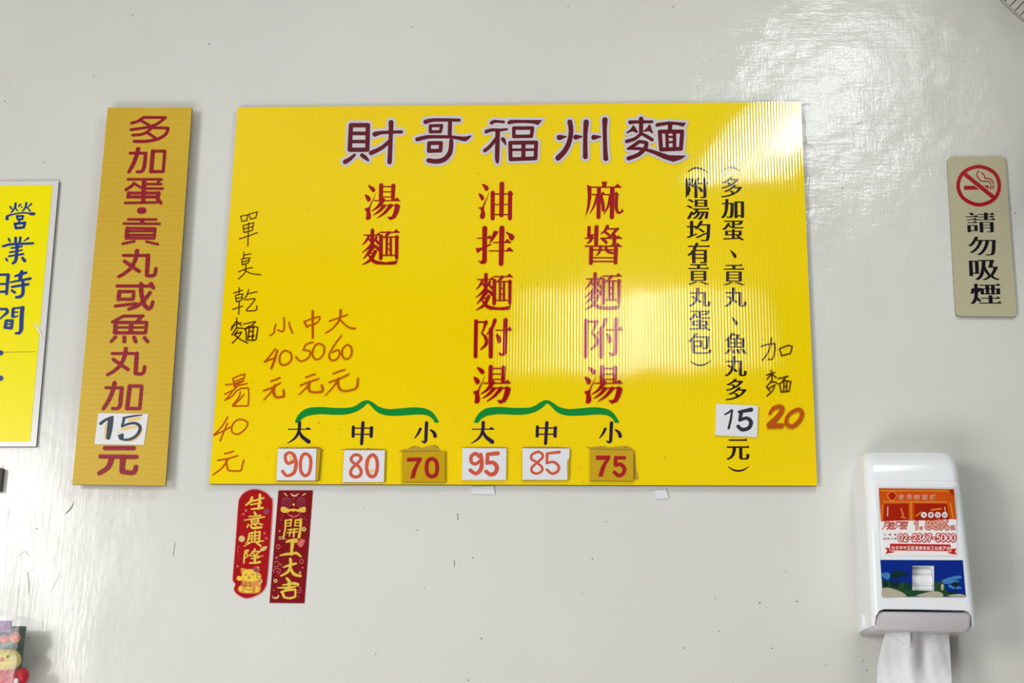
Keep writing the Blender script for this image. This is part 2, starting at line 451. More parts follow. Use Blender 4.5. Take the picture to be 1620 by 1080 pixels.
def round_poly(pts, r, n=6):
    out = []
    for i in range(len(pts)):
        a, b, c = Vector(pts[i-1]), Vector(pts[i]), Vector(pts[(i+1) % len(pts)])
        u = (a-b).normalized(); w = (c-b).normalized(); p, q = b+u*r, b+w*r
        for j in range(n+1):
            t = j/n; out.append(tuple(p*(1-t)**2+b*2*t*(1-t)+q*t*t))
    return out

# ------------------------------------------------------------------ the wall
nx, nz = 1, 1
wall = mesh_obj('wall_back', [(-3.2, 0, 0), (3.2, 0, 0), (3.2, 0, 3.4), (-3.2, 0, 3.4), (-3.2, .12, 0), (3.2, .12, 0), (3.2, .12, 3.4), (-3.2, .12, 3.4)],
                [(0, 1, 2, 3), (7, 6, 5, 4), (0, 4, 5, 1), (1, 5, 6, 2), (2, 6, 7, 3), (3, 7, 4, 0)], M['wall'])
wall['kind'] = 'structure'
ce = mesh_obj('ceiling', [(-3.2, .12, 3.4), (3.2, .12, 3.4), (3.2, -6, 3.4), (-3.2, -6, 3.4), (-3.2, .12, 3.46), (3.2, .12, 3.46), (3.2, -6, 3.46), (-3.2, -6, 3.46)], [(0, 1, 2, 3), (7, 6, 5, 4), (0, 4, 5, 1), (1, 5, 6, 2), (2, 6, 7, 3), (3, 7, 4, 0)], plain('ceiling_paint', rgb(190, 188, 180), .7)); ce['kind'] = 'structure'
M['floor'] = plain('grey_floor_tile', rgb(150, 146, 138), .4)
fl = box('floor', -3.2, 3.2, -6, .12, -.06, 0, M['floor']); fl['kind'] = 'structure'

# ------------------------------------------------------------------ large yellow menu board
BD = .009
board = thing('menu_board', 'large yellow fluted menu board with red dish names and a dark red title', 'menu board', base(812, 467))
pan = slab('panel', [(376, 170), (1267, 161), (1293, 768), (331, 765)], .002, BD, M['yellow'], board, M['edge'])
P1, P2 = BD+.0002, BD+.0004
TITLE = [
 ((520, 160, 300/1620), '''c 190,205,36 335,205 330,415 180,415; l 190,275,30 330,275; l 185,345,28 330,345; s 222,458,20 180,495,32 140,518,38;
  s 285,462,34 310,480,34 338,505,18; s 395,282,42 440,270,30 500,266,26 622,262,26; s 533,182,42 530,300,34 520,520,38; s 522,340,30 450,400,32 362,442,38''', 35),
 ((520, 160, 300/1620), '''s 828,176,38 880,163,30 960,160,28 1115,162,26; L 1037,165,34 1033,300,32; c 868,210,26 965,208 955,260 868,262;
  s 757,326,34 830,308,32 900,303,28 1040,306,26 1110,315,30 1165,322,40 1195,308,24 1214,298,10; c 858,358,32 960,357 955,422 855,425;
  s 1047,338,34 1044,400,38 1030,450,40 985,498,40 920,514,40 852,506,36''', 35),
 ((755, 170, 100/1080), '''s 245,262,58 300,236,50 370,240,42 450,246,46; s 155,412,64 220,388,54 300,382,50 400,384,46 508,372,34; s 350,400,78 345,600,76 340,860,74 345,935,44;
  s 325,520,46 270,600,56 200,680,60 130,735,60; p 405,530 430,505 465,515 485,560 498,635 485,645 410,560;
  p 520,240 560,212 1110,215 1040,298 960,272 800,262 640,266 530,288 515,270; c 625,352,58 945,350 925,490 625,495;
  c 563,602,64 1008,597 995,868 570,885; l 580,722,42 990,720; l 790,610,70 787,870,66''', 60),
 ((820, 160, 300/1620), '''l 350,310,44 360,309,40 408,303,10; s 440,178,42 450,250,38 437,340,40 400,420,42 340,485,46; l 490,307,42 500,306,38 542,303,12; s 580,180,46 572,300,34 572,475,40;
  l 645,309,42 655,308,38 702,303,12; s 740,160,46 738,250,34 742,400,34 747,490,42''', 40),
 ((980, 170, 115/1242), '''s 182,252,66 300,246,52 555,244,48; l 370,195,76 368,450,62; p 235,300 262,325 320,425 285,435 230,405 125,442 115,428 190,370;
  p 505,288 528,300 550,375 580,432 560,440 500,400 430,415 400,405 470,350; s 360,455,50 260,535,56 125,578,62; s 385,450,44 460,490,56 555,548,60;
  s 340,580,56 250,645,60 145,705,40; s 340,580,50 400,590,60 462,605,62; s 465,612,60 440,690,72 330,800,66 155,870,70; p 130,690 320,675 430,690 560,720 700,765 850,815 1000,818 1140,822 1060,882 920,928 750,872 600,800 440,740 300,725 150,722;
  p 610,300 640,265 850,238 1135,262 1092,328 980,298 850,290 630,330; l 865,290,74 862,400,66; c 688,412,66 1072,410 1050,705 712,718; l 808,420,54 818,700,54;
  l 940,420,58 940,700,60; l 830,502,34 930,500; l 830,592,34 930,590''', 60)]
for nm, mt, g, dp in (('title_outline', 'halo', 4.4, P1), ('title_lettering', 'maroon', .2, P2)):
    ik = Ink(dp)
    for (ox, oy, k), t, w in TITLE: ik.draw(ox, oy, k, t, w, grow=g)
    ik.build(nm, M[mt], board, split='character_outline' if nm == 'title_outline' else 'title_character', label='pale lilac outline around the title' if nm == 'title_outline' else 'dark red title characters')

k1 = 90/648; TANG = (560, 280, k1, '''b 160,95 205,106 237,132 240,158 222,170 200,158; b 125,200 165,212 188,238 186,268 165,280 145,262; p 252,178 185,345 168,345;
  p 118,360 168,345 185,340 183,385 193,435 188,475 155,490 134,475 142,430 142,395; L 310,92,46 305,248,44; L 448,98,46 442,245,42; p 425,100 455,86 475,103 462,128;
  l 310,108,13 455,108; l 310,168,11 440,168; l 310,226,11 440,226; l 232,268,12 520,268; p 448,267 492,230 522,268; s 328,262,52 275,335,30 203,386,6; l 300,322,13 480,320;
  p 448,322 485,300 526,325 508,400 470,468 412,490 376,455 430,450 450,400 466,335; s 340,330,42 290,385,30 220,432,5; s 418,325,44 350,405,30 265,466,5''', 40)
MIAN = (560, 280, k1, '''L 210,605,40 207,812,42; l 112,660,12 298,660; p 245,660 280,632 308,661; s 168,670,28 140,725,24 95,772,5; s 165,700,22 185,722,24 195,735,12; s 255,685,28 240,715,20 222,742,6;
  s 245,712,20 270,745,32 292,765,18; s 208,758,36 160,808,24 92,862,5; s 235,785,30 265,805,36 280,832,26; s 190,828,42 150,880,26 105,930,5; l 170,868,14 250,866; s 240,848,40 190,940,36 95,998,6;
  s 165,885,16 215,950,40 270,978,36; p 215,938 270,955 360,970 470,955 500,940 480,992 400,998 300,995 240,980; l 300,628,13 515,628; p 445,626 482,594 514,630;
  s 400,632,34 365,668,24 350,695,6; L 308,672,40 304,925,40; L 486,680,38 485,920,36; p 462,682 492,664 515,690 500,712; l 310,682,13 495,682; L 373,690,26 371,890,26; L 418,690,24 418,890,24;
  l 375,758,10 420,758; l 375,822,10 420,822; l 310,890,12 490,890''', 30)
k2 = 110/660
YOU = (730, 280, k2, '''b 195,66 235,76 258,100 250,126 230,130 214,104; b 163,155 200,170 215,200 205,220 185,214; p 267,142 215,280 195,285; p 155,290 195,285 215,280 214,310 226,350 218,393 185,398 174,372 187,330 182,305;
  L 297,148,38 296,392,38; L 384,65,44 379,362,40; L 462,148,38 460,392,38; p 440,152 460,132 492,158 480,178; l 300,160,12 465,160; l 310,260,9 450,260; l 310,356,11 450,356''', 36)
BAN = (730, 280, k2, '''L 221,485,46 219,795,42; l 152,580,10 285,580; p 235,581 270,548 288,582; p 135,675 180,672 285,628 278,645 200,685 150,722; p 242,770 230,820 192,826 152,790 188,798 200,770;
  p 308,508 354,518 300,600 262,628; b 418,520 455,530 490,548 502,575 480,602 458,588 445,555; l 300,620,10 468,620; p 405,620 435,585 470,621; l 262,700,10 490,700; p 415,700 455,663 492,701; L 384,485,48 376,822,44''', 40)
FU = (730, 430, 110/517, '''L 108,365,27 104,628,27; l 100,372,12 185,372; p 158,374 185,357 198,375 182,400; s 178,382,20 165,425,14 150,455,8; s 150,455,8 180,490,22 183,535,24 142,576,8; s 248,360,28 225,420,20 186,466,4;
  L 219,425,30 217,628,30; l 255,433,8 370,433; p 335,433 358,406 376,434; L 327,357,30 322,600,27; p 335,590 322,618 292,625 270,598 308,606; b 257,460 285,478 293,512 275,530 264,500''', 28)
MA = (900, 280, k2, '''p 312,44 362,42 352,96 320,96; l 190,96,12 495,96; p 425,96 462,62 497,97; p 173,74 214,90 212,200 192,300 153,382 175,270 180,180; l 220,166,12 340,166; p 296,163 325,138 347,167;
  L 285,112,38 281,380,38; s 268,182,28 240,270,20 198,346,4; s 310,180,20 322,250,30 327,312,30; l 350,166,12 470,166; p 422,164 450,137 476,167; L 412,110,42 408,380,40; s 390,185,24 372,275,22 330,356,4;
  s 452,185,30 450,290,30 470,338,22 512,322,14; l 512,322,14 500,300,6''', 36)
JIANG = (900, 280, k2, '''L 192,478,32 189,560,32; L 262,474,38 258,636,36; l 190,550,13 255,550; l 155,580,11 260,580; s 215,575,36 200,610,24 170,632,5; s 365,470,34 340,510,22 300,542,5; l 360,492,13 470,490;
  p 440,488 470,478 475,495 440,530 400,575 310,596 390,555; s 335,515,18 370,540,24 385,555,12; l 300,580,11 500,580; p 435,580 468,552 502,581; L 432,560,36 430,645,32; p 445,630 425,655 395,640; s 320,590,24 350,615,28 356,630,14;
  l 155,656,12 498,656; p 425,656 460,624 498,657; L 212,680,38 208,816,36; L 446,680,38 442,812,36; l 215,690,13 455,690; s 300,660,28 290,710,22 258,745,5; s 350,660,26 365,705,24 415,722,20; l 220,765,11 440,765; l 220,800,12 440,800''', 32)
bT, bM, bF = (576.4, 292.2, 632.9, 348.3), (572.5, 362.6, 631.5, 418.9), (749.8, 505.5, 809.8, 564)
def put(ik, G, to=None, fr=None): ik.draw(G[0], G[1], G[2], G[3], G[4], grow=.12, to=(fr, to) if to else None)
ik = Ink(P2); put(ik, TANG); put(ik, MIAN); ik.build('noodle_soup_heading', M['red'], board, 'two large red characters at the left', split='printed_character')
ik = Ink(P2); put(ik, YOU); put(ik, BAN); put(ik, MIAN, (752.3, 432.6, 810.4, 490.6), bM); put(ik, FU); put(ik, TANG, (748.1, 579.6, 807.7, 638.5), bT)
ik.build('dry_noodle_heading', M['red'], board, 'red five-character column in the middle', split='printed_character')
ik = Ink(P2); put(ik, MA); put(ik, JIANG); put(ik, MIAN, (925.1, 431.7, 983, 489.6), bM); put(ik, FU, (924, 504.5, 985.1, 564), bF); put(ik, TANG, (924, 579.6, 984.5, 638.5), bT)
ik.build('sesame_noodle_heading', M['red'], board, 'red five-character column at the right', split='printed_character')

ik = Ink(P2); SM = dict(ax=.030, ay=-.006, serif=.9)
for ch, cx, cy, w, h in [('附', 1103, 297, 34, 33), ('湯', 1104, 331, 34, 33), ('均', 1105, 365, 35, 33), ('有', 1105, 400, 33, 33), ('貢', 1105, 434, 31, 33), ('丸', 1107, 470, 33, 30), ('蛋', 1107, 507, 32, 32), ('包', 1107, 543, 35, 33)]:
    ik.glyph(ch, (cx-w/2, cy-h/2, cx+w/2, cy+h/2), **SM)
ik.draw(0, 0, 1, 's 1088,272,1 1095,267,2.4 1103,265.5,2.8 1111,267.5,2.4 1119,272,1; s 1092,571,1 1100,576,2.4 1107,577.5,2.8 1115,576,2.4 1124,571,1')
ik.build('soup_note', M['black'], board, 'short black bracketed note column', split='printed_character')
ik = Ink(P2)
for ch, cx, cy, w, h in [('多', 1157.5, 296, 31, 33), ('加', 1159, 330, 34, 31), ('蛋', 1160, 364.5, 32, 32), ('、', 1160, 401, 12, 12), ('貢', 1161, 435, 31, 33), ('丸', 1163.5, 470, 33, 31), ('、', 1162, 507, 12, 12),
                         ('魚', 1164, 543, 33, 34), ('丸', 1164, 579, 33, 33), ('多', 1164.5, 616, 31, 35), ('元', 1167.5, 711, 34, 33)]:
    if ch == '、': ik.draw(cx-6, cy-6, 1, 'b 1,0 7,4 11,9 10,13 7,12 4,6')
    else: ik.glyph(ch, (cx-w/2, cy-h/2, cx+w/2, cy+h/2), **SM)
ik.draw(0, 0, 1, 's 1142,271,1 1149,266,2.4 1156,264.5,2.8 1163,266,2.4 1171,270,1; s 1152,738,1 1160,743,2.4 1168,744.5,2.8 1176,743,2.4 1184,738,1')
ik.build('extra_topping_note', M['black'], board, 'long black bracketed note column', split='printed_character')

DA = (430, 620, 290/1620, 'l 145,328,8 342,328; p 292,327 320,310 344,329; s 245,270,28 238,350,26 200,410,18 138,452,4; s 240,335,12 265,390,28 325,438,36', 20)
ZH = (430, 620, 290/1620, 'L 720,308,26 718,390,26; L 880,315,28 878,390,28; p 862,318 882,304 902,320; l 715,318,9 885,318; l 715,373,9 885,373; L 805,270,28 793,456,26', 20)
XI = (430, 620, 290/1620, 'L 1367,272,28 1360,430,26; p 1373,425 1355,455 1330,446 1318,428 1348,434; s 1312,325,24 1290,370,18 1260,408,4; s 1402,333,12 1432,358,26 1443,388,32', 20)
ik = Ink(P2)
for G, fr, to in ((DA, (455.1, 668.3, 491.2, 701.1), (746, 668, 781.5, 701.4)), (ZH, (556.7, 668, 591.1, 701.8), (847.9, 668, 881.9, 701.4)), (XI, (655.2, 668.3, 690.8, 701.5), (947.6, 668.4, 983.6, 701.4))):
    put(ik, G); put(ik, G, to, fr)
ik.build('size_captions', M['navy'], board, 'dark blue size characters under the brackets', split='printed_character')
BR = (430, 620, 290/1620, '''b 205,262 240,195 310,145 420,132 560,140 680,138 740,120 800,82 845,72 890,90 950,130 1030,150 1130,145 1260,135 1370,150 1430,190 1475,262 1460,270 1440,268
  1420,235 1370,205 1280,198 1130,208 1010,205 930,175 870,115 843,102 810,132 750,170 660,196 550,200 430,195 330,207 270,235 243,268 222,270''', 10)
ik = Ink(P1); put(ik, BR); ik.build('bracket', M['green'], board, 'green curly bracket at the left')
ik = Ink(P1); put(ik, BR, (750.1, 632.8, 979, 668), (466.7, 632.9, 694, 668)); ik.build('bracket', M['green'], board, 'green curly bracket at the right')

# handwriting on the board
ik = Ink(P2)
ik.draw(330, 320, 120/540, '''l 228,100 237,135 275,128; l 226,99 280,88 270,130; l 288,84 298,120 336,108; l 288,83 346,68 335,112; l 245,165 252,215 310,200 322,145 245,165; l 248,190 312,172; s 285,145 282,230 279,312;
 s 218,260 280,240 348,214; |l 250,355 249,402; l 250,376 300,365; l 235,402 240,445 282,430 294,395 235,402; l 240,425 285,413; s 212,495 260,475 312,463; s 265,440 258,500 212,545; s 252,478 300,505 370,515;
 |l 178,645 240,625; l 218,606 215,655; l 190,662 197,708 236,695 242,650 190,662; l 195,685 238,674; l 170,762 242,738; l 218,700 214,797; s 285,620 272,660 250,690; l 272,652 347,635; s 262,694 300,688 330,688 300,730 268,768 300,772 338,766 343,738;
 |l 165,882 232,855; l 199,823 200,882; l 192,850 163,892; l 204,850 234,877; l 248,866 332,848; l 334,850 300,882''', 7.5)
ik.g.append(-1) if False else None
ik.draw(360, 515, 60/1620, '''l 250,0 150,190; l 390,60 180,400; l 430,200 270,400; s 400,100 560,105 720,125; l 270,400 480,300 590,270; s 580,270 500,430 200,745; s 330,430 600,620 860,740; s 740,130 790,300 790,620; l 790,620 1160,620 1220,570 1290,100 1240,50 1060,50 760,130;
 s 920,130 900,300 870,540; s 1095,0 1080,300 1055,610; l 930,240 1090,235; l 870,465 1150,430; l 940,0 770,120''', 52)
ik.draw(1190, 520, 1/6, '''s 84,166 140,148 215,140; s 215,140 214,200 198,275 175,290 150,285; s 182,88 165,180 140,240 95,297; s 258,188 268,220 282,258; l 262,186 340,156 380,165 362,232 288,252; |l 136,438 212,414; l 180,392 186,472; l 176,430 140,480;
 l 186,430 228,462; l 190,482 135,552; s 180,505 215,505 242,522; l 160,562 215,532; s 214,534 190,590 140,636; l 138,555 168,590; s 245,470 290,462 338,448; l 322,455 288,492; l 258,520 276,600 350,592 366,500 310,490 258,520; l 300,510 300,592; l 328,505 326,592; l 300,548 330,540''', 12)
ik.build('brown_handwriting', M['pen'], board, '', split='handwritten_character')
ik = Ink(P2)
ik.draw(320, 580, 120/682, '''l 275,105 286,170; l 275,105 330,80 382,64 366,132 290,165; l 286,135 365,102; l 292,152 352,128; l 210,162 270,155; l 285,182 340,165 402,150; s 330,150 290,200 200,247; s 280,205 240,260 203,302;
 s 300,220 350,195 412,190; s 414,190 418,260 412,348; s 412,350 350,352 275,353; s 375,248 330,300 285,345; s 340,225 330,270 272,345; s 300,222 270,260 230,290; |s 228,450 180,530 105,612; s 105,616 180,580 252,543; s 226,508 190,590 160,666;
 o 320,475 275,515 264,575 300,606 350,590 395,545 408,505 375,480; |s 200,780 240,772 282,758; s 138,840 230,825 318,798; s 225,840 180,905 98,970; s 215,840 224,905 240,932 300,936 345,930 358,890 372,838''', 13)
ik.draw(400, 480, 200/1271, '''s 228,210 215,260 215,285; s 212,290 195,308 172,321; s 310,140 314,230 300,280 250,266; s 362,190 375,240 398,296; |s 600,75,24 600,200,20 602,342,22; s 515,182,18 530,210,18 545,238,16; s 515,180,14 600,150,14 672,135,14 640,195,16 540,228,16;
 |s 768,176,14 860,145,14 948,113,14; s 882,65,24 870,160,20 800,250,14 730,295,14; s 872,160,14 940,225,16 990,248,18 1030,250,16; |s 225,455,15 170,525 115,588; s 115,588 165,565 222,545; s 244,470,18 215,570,22 185,650,22;
 o 325,473,16 380,500,16 386,560 350,605 300,618 268,590 270,535 290,492; |s 605,388 560,400 530,415 505,465; s 505,466 570,478 572,520 530,565 470,575 430,535; o 660,402 712,430 712,495 680,545 635,562 602,530 602,470 625,422;
 |s 890,320 830,400 775,490 765,540 800,572 850,550 872,500 850,465 800,490; o 945,415 985,440 992,500 965,548 925,556 898,520 900,460; |s 180,780 225,765 270,745; s 105,875 190,845 277,796; s 218,820,20 180,890,14 106,970,10; s 215,825,20 208,900,24 235,940,20 300,936,20 310,925,20 305,868,18;
 |s 530,742,14 580,722 626,709; s 475,822 570,785 660,755; s 572,790,18 530,850,14 460,916,10; s 568,792,20 558,850,22 585,888,18 680,888,18 700,870,20 690,822,20; |s 805,706,14 860,683 922,664; s 765,792 870,755 965,708;
 s 862,750,20 810,830,14 725,925,10; s 850,765,20 865,850,20 920,880,16 1000,865,16 1040,845,18 1050,800,18 1055,752,16''', 15)
ik.draw(1190, 520, 1/6, '''s 165,805,26 200,755,36 258,738,40 284,765,46 250,825,48 200,875,50 158,910,46; l 160,920,52 278,920,46; o 420,768,34 458,775,40 472,820,38 440,880,42 385,925,40 335,912,38 322,870,34 350,810,34''', 36)
ik.build('orange_handwriting', M['marker'], board, '', split='handwritten_character')
ik = Ink(P1); random.seed(3)
ik.draw(430, 620, 290/1620, '''b 1150,532 1160,505 1200,500 1235,480 1290,478 1330,490 1400,470 1450,468 1480,490 1490,520 1540,530; b 60,500 75,488 200,492 400,482 440,500 440,520 100,510; b 640,515 650,500 900,498 1005,512''')
ik.draw(710, 620, 320/1620, 'b 1125,460 1140,440 1220,432 1300,440 1420,430 1480,470 1500,600 1490,700; b 110,450 160,440 400,438 470,450; b 600,450 640,438 860,438 960,452')
ik.build('glue_residue', M['stain'], board, 'darker yellow glue marks around the price cards', stuff=True)
ik = Ink(P1+.0001)
for x, y, r in [(1250, 487, 9), (1262, 478, 7), (1300, 490, 8), (1440, 475, 9), (1462, 486, 8), (1235, 500, 6), (415, 270, 7), (140, 490, 6), (850, 499, 9), (870, 501, 7)]: ik.draw(430, 620, 290/1620, 'd %f,%f,%f' % (x, y, r*1.5))
for x, y, r in [(1215, 438, 10), (1245, 436, 9), (1340, 442, 9), (1410, 445, 12), (1422, 440, 9), (1050, 608, 7), (57, 230, 8), (1078, 722, 9), (760, 742, 6), (870, 439, 10), (70, 716, 7)]: ik.draw(710, 620, 320/1620, 'd %f,%f,%f' % (x, y, r))
ik.build('glue_specks', M['stain_dark'], board, 'small dark specks of old glue', stuff=True)

# price cards stuck on the board
def dmat_ok(m): return m == M['card_red']
def price_card(label, front_poly, front_mat, digits, dmat, block=None, lift=.0045, group='price cards along the bottom of the menu board'):
    xs = [p[0] for p in front_poly]; ys = [p[1] for p in front_poly]; cx, cy = sum(xs)/len(xs), sum(ys)/len(ys)
    t = thing('price_card', label, 'price card', base(cx, cy, BD), group)
    back = BD+.0003
    if block: slab('backing_tile', block, back, BD+lift*.8, M['card_yellow'], t, M['edge']); back = BD+lift*.8
    slab('card', front_poly, back, BD+lift, front_mat, t, M['edge'] if front_mat == M['card_yellow'] else None)
    for nm, mt, args in digits:
        i2 = Ink(BD+lift+(.0002 if nm == 'digits' else .0001)); i2.draw(*args, grow=.4 if dmat_ok(mt) else .1); i2.build(nm, mt, t)
    return t
def px(o, k, pts): return [(o[0]+x*k, o[1]+y*k) for x, y in pts]
k4, k5, o4, o5 = 290/1620, 320/1620, (430, 620), (710, 620)
price_card('white card with orange-red 90 glued over a yellow tile, leftmost of the bottom row', px(o4, k4, [(55, 500), (395, 500), (385, 780), (40, 780)]), M['paper'],
 [('digits', M['card_red'], (430, 620, k4, 's 200,575,24 185,545,22 150,535,22 120,560,24 125,610,24 150,630,24 190,612,24; s 195,555,26 214,620,28 205,690,28 180,725,26 130,738,22 95,700,24; o 302,545,24 340,580,24 342,660 325,720 290,738 258,700 252,630 268,565', 24)),
  ('pale_fill', M['ink_gold'], (430, 620, k4, 's 165,575,30 170,600,30', 30))], 0, px(o4, k4, [(60, 496), (432, 510), (412, 778), (42, 782)]), .007)
price_card('white card with orange-red 80 under the middle of the left green bracket', px(o4, k4, [(640, 513), (1000, 515), (990, 795), (625, 795)]), M['paper'],
 [('digits', M['card_red'], (430, 620, k4, 's 790,580,24 765,556,22 725,558,22 700,590,22 715,620,22 760,650,22 788,690,24 780,735,24 735,750,24 698,725,24 705,680,22 750,635,22 788,595,22; o 890,555,26 925,590,26 932,660 918,725 885,748 850,720 838,660 850,590', 24)),
  ('pale_fill', M['ink_gold'], (430, 620, k4, 's 875,700,26 895,690,26; l 865,590,10 862,650,10', 30))], 0, px(o4, k4, [(645, 511), (1006, 517), (998, 790), (630, 796)]))
price_card('yellow tile with dark red 70 under the right end of the left green bracket', px(o4, k4, [(1150, 532), (1532, 524), (1532, 796), (1150, 792)]), M['card_yellow'],
 [('digits', M['card_red_dark'], (430, 620, k4, 'p 1195,580 1326,577 1326,600 1288,665 1262,760 1222,763 1242,690 1282,612 1195,614; o 1415,590,34 1450,610 1462,668 1450,728 1413,746 1378,725 1367,668 1380,608', 34))], 0)
price_card('white card with bold orange-red 95 under the left end of the right bracket', px(o5, k5, [(110, 448), (462, 450), (458, 703), (105, 703)]), M['paper'],
 [('digits', M['card_red'], (710, 620, k5, 's 240,515,24 215,492,24 180,515,24 182,560,24 215,575,22 250,550,22; s 255,500,26 264,560,28 255,620,30 215,652,26 172,625,26; l 315,497,24 392,490,30; l 312,497,26 306,568,26; s 306,568,24 355,565,28 385,600,30 372,645,30 335,660,28 297,635,26', 24))], 0)
price_card('white card with thin orange-red 85 and a nicked right edge', px(o5, k5, [(590, 450), (968, 452), (966, 520), (948, 555), (950, 703), (590, 703)]), M['paper'],
 [('digits', M['card_red'], (710, 620, k5, 's 750,495,16 715,478 665,502 662,535 700,560 745,600 745,630 710,652 670,640 664,605 710,562 750,525 750,495; l 785,492,14 885,480,20; l 788,492,18 785,568,16; s 785,568,14 840,560,16 880,595,18 870,635,18 825,652,16 785,620,16', 16))], 0, px(o5, k5, [(594, 450), (970, 454), (960, 700), (592, 705)]))
price_card('yellow tile with dark red 75, rightmost of the bottom row', px(o5, k5, [(1130, 460), (1480, 470), (1478, 712), (1130, 708)]), M['card_yellow'],
 [('digits', M['card_red_dark'], (710, 620, k5, 'p 1178,508 1293,508 1293,532 1257,590 1233,675 1197,677 1219,600 1254,543 1178,543; p 1325,512 1418,512 1418,540 1352,540 1346,585 1318,585; s 1335,588,24 1375,578,30 1406,612,32 1395,652,30 1360,668,30 1326,642,28', 26))], 0)
price_card('small white card reading 15 in black beside the orange handwritten 20', px((1060, 440), 260/802, [(225, 612), (430, 622), (425, 775), (220, 765)]), M['paper'],
 [('digits', M['ink_black'], (1060, 440, 260/802, 's 268,664,7 285,655,9 300,643,9; s 303,644,9 296,690,11 286,732,11; l 337,652,13 396,641,20; l 347,655,18 341,692,16; s 341,692,13 375,682,16 395,702,20 384,730,18 352,738,18 332,722,16', 14))], 0, None, .003, None)

# ------------------------------------------------------------------ tan strip sign at the left
SD = .020
strip = thing('price_strip', 'narrow upright tan fluted sign with crimson rounded characters', 'sign', base(212, 470))
for (x, y) in ((236, 200), (190, 740)): slab('foam_pad', [(x-12, y-12), (x+12, y-12), (x+12, y+12), (x-12, y+12)], 0, SD-.005, M['paper'], strip)
slab('panel', [(170.5, 170), (303.5, 170), (261.5, 768), (114, 766)], SD-.005, SD, M['gold'], strip, M['edge_grey'])
q = 100/1080
ik = Ink(SD+.0002)
ik.draw(190, 175, q, '''l 195,212 300,185 400,115 775,117; s 775,117 650,215 520,270 380,298 185,325; l 360,170 500,250; s 540,290 450,370 350,408 215,418; l 560,290 820,297; s 820,300,55 780,400 640,485 450,522 240,524; l 450,365 600,465;
 |l 170,725 440,727; s 435,730,62 425,850,66 405,980,66 360,1040,54 290,1042,50; s 308,655,74 280,760,72 230,900,68 148,1045,58; c 555,692,52 765,690 735,1040 525,1038; l 560,692,72 530,1038; l 760,692 735,1038''', 50)
ik.draw(180, 270, q, '''l 240,146 815,146; L 517,150,78 500,560,78; l 560,228 810,228; l 800,150 755,190; l 560,305 835,305; s 205,325,52 290,270,54 345,215,54; l 345,215 455,285; c 255,382,52 765,380 745,448 245,448; l 255,382,66 245,448; l 765,382,70 745,470,70 805,555,56;
 l 190,550,45 500,545 740,540; |s 450,682,112 500,680,112''', 45)
ik.draw(170, 335, q, '''l 352,128 830,130; l 278,200 892,204; L 590,140,80 590,200,80; c 340,280,50 815,285 795,450 325,448; l 340,285,72 325,445; l 812,290 795,448; l 350,332,36 800,332; l 350,394 800,394; l 258,545,46 455,503,46; l 665,508 860,553''', 45)
WAN = (150, 560, q, '''s 528,-88,74 502,50,70 430,190,62 330,285,58 215,352,54; l 295,-10,52 715,-10,52; l 715,-8,74 695,320,72; s 695,330,62 770,340,60 830,310,60 850,215,60; l 315,90,62 565,262,62''', 60)
ik.draw(*WAN[:4], 60); ik.draw(150+17.8, 560-155.2, q, WAN[3], 60)
ik.draw(150, 560, q, '''l 188,572,50 460,574; s 460,576,66 440,760,70 430,870,68 385,925,56 300,926,54; s 335,492,74 305,620,72 240,780,70 145,928,60; c 595,545,56 800,545 765,928 548,925; l 595,548,72 548,925; l 798,548 768,928''', 50)
ik.draw(165, 430, q, '''l 215,240 800,241; s 795,205,74 815,245,74 838,270,60; s 625,208,76 630,350,74 670,530,74 730,615,70 780,615,66 810,570,60 825,512,58; c 255,335,54 500,335 490,465 240,465; l 255,335,68 240,465; l 500,335 490,465; l 188,582,50 540,538; s 780,352,60 680,480,62 560,580,60 415,634,54''', 52)
ik.draw(160, 490, q, '''l 190,208,50 375,106 715,103; l 700,105,50 600,205,56; c 245,215,54 775,215 755,392 235,392; l 245,220,72 235,390; l 772,220 752,392; l 240,300,40 760,300; L 512,215,76 500,390; l 240,465,56 168,540,48; l 392,470,66 394,540,62; l 560,472,66 588,542,60; l 738,478,62 790,540,60''', 50)
ik.draw(145, 645, 100/900, '''l 185,573,60 598,573; l 122,690,58 638,697; s 285,700,80 250,815,74 190,880,66 105,930,58; l 443,700,82 430,895,72; s 430,905,66 520,920,64 600,915,64 628,840,64''', 60)
ik.build('lettering', M['strip_red'], strip, '', split='printed_character')
pc = thing('price_card', 'white card reading 15 in blue-black digits on the tan strip sign', 'price card', base(194, 681, SD))
kk = 100/900
slab('card', px((145, 645), kk, [(95, 72), (807, 85), (745, 527), (38, 517)]), SD+.0003, SD+.0015, M['paper'], pc)
ik = Ink(SD+.0016).draw(145, 645, kk, 's 530,175,40 620,160,44 690,150,40; s 430,310,36 520,285,40 630,270,40; s 712,300,26 690,370,40 620,440,36 540,468,28; s 205,225,24 195,330,28 190,440,24; s 375,345,20 395,350,20', 30)
ik.build('shadow_digits', M['ink_gold'], pc, 'pale orange first writing beneath the digits')
ik = Ink(SD+.0018).draw(145, 645, kk, '''s 128,222,44 200,170,40 298,132,36; s 272,160,80 255,300,80 236,425,60; s 718,102,14 600,115,26 450,142,28; l 462,150,36 432,262,34; s 430,265,28 520,228,34 620,218,38 685,262,46 680,330,46 630,400,42 550,445,38 470,455,34;
 p 370,390 445,358 458,400 450,430 500,460 470,470 400,455 385,430''', 30)
ik.build('digits', M['ink'], pc)

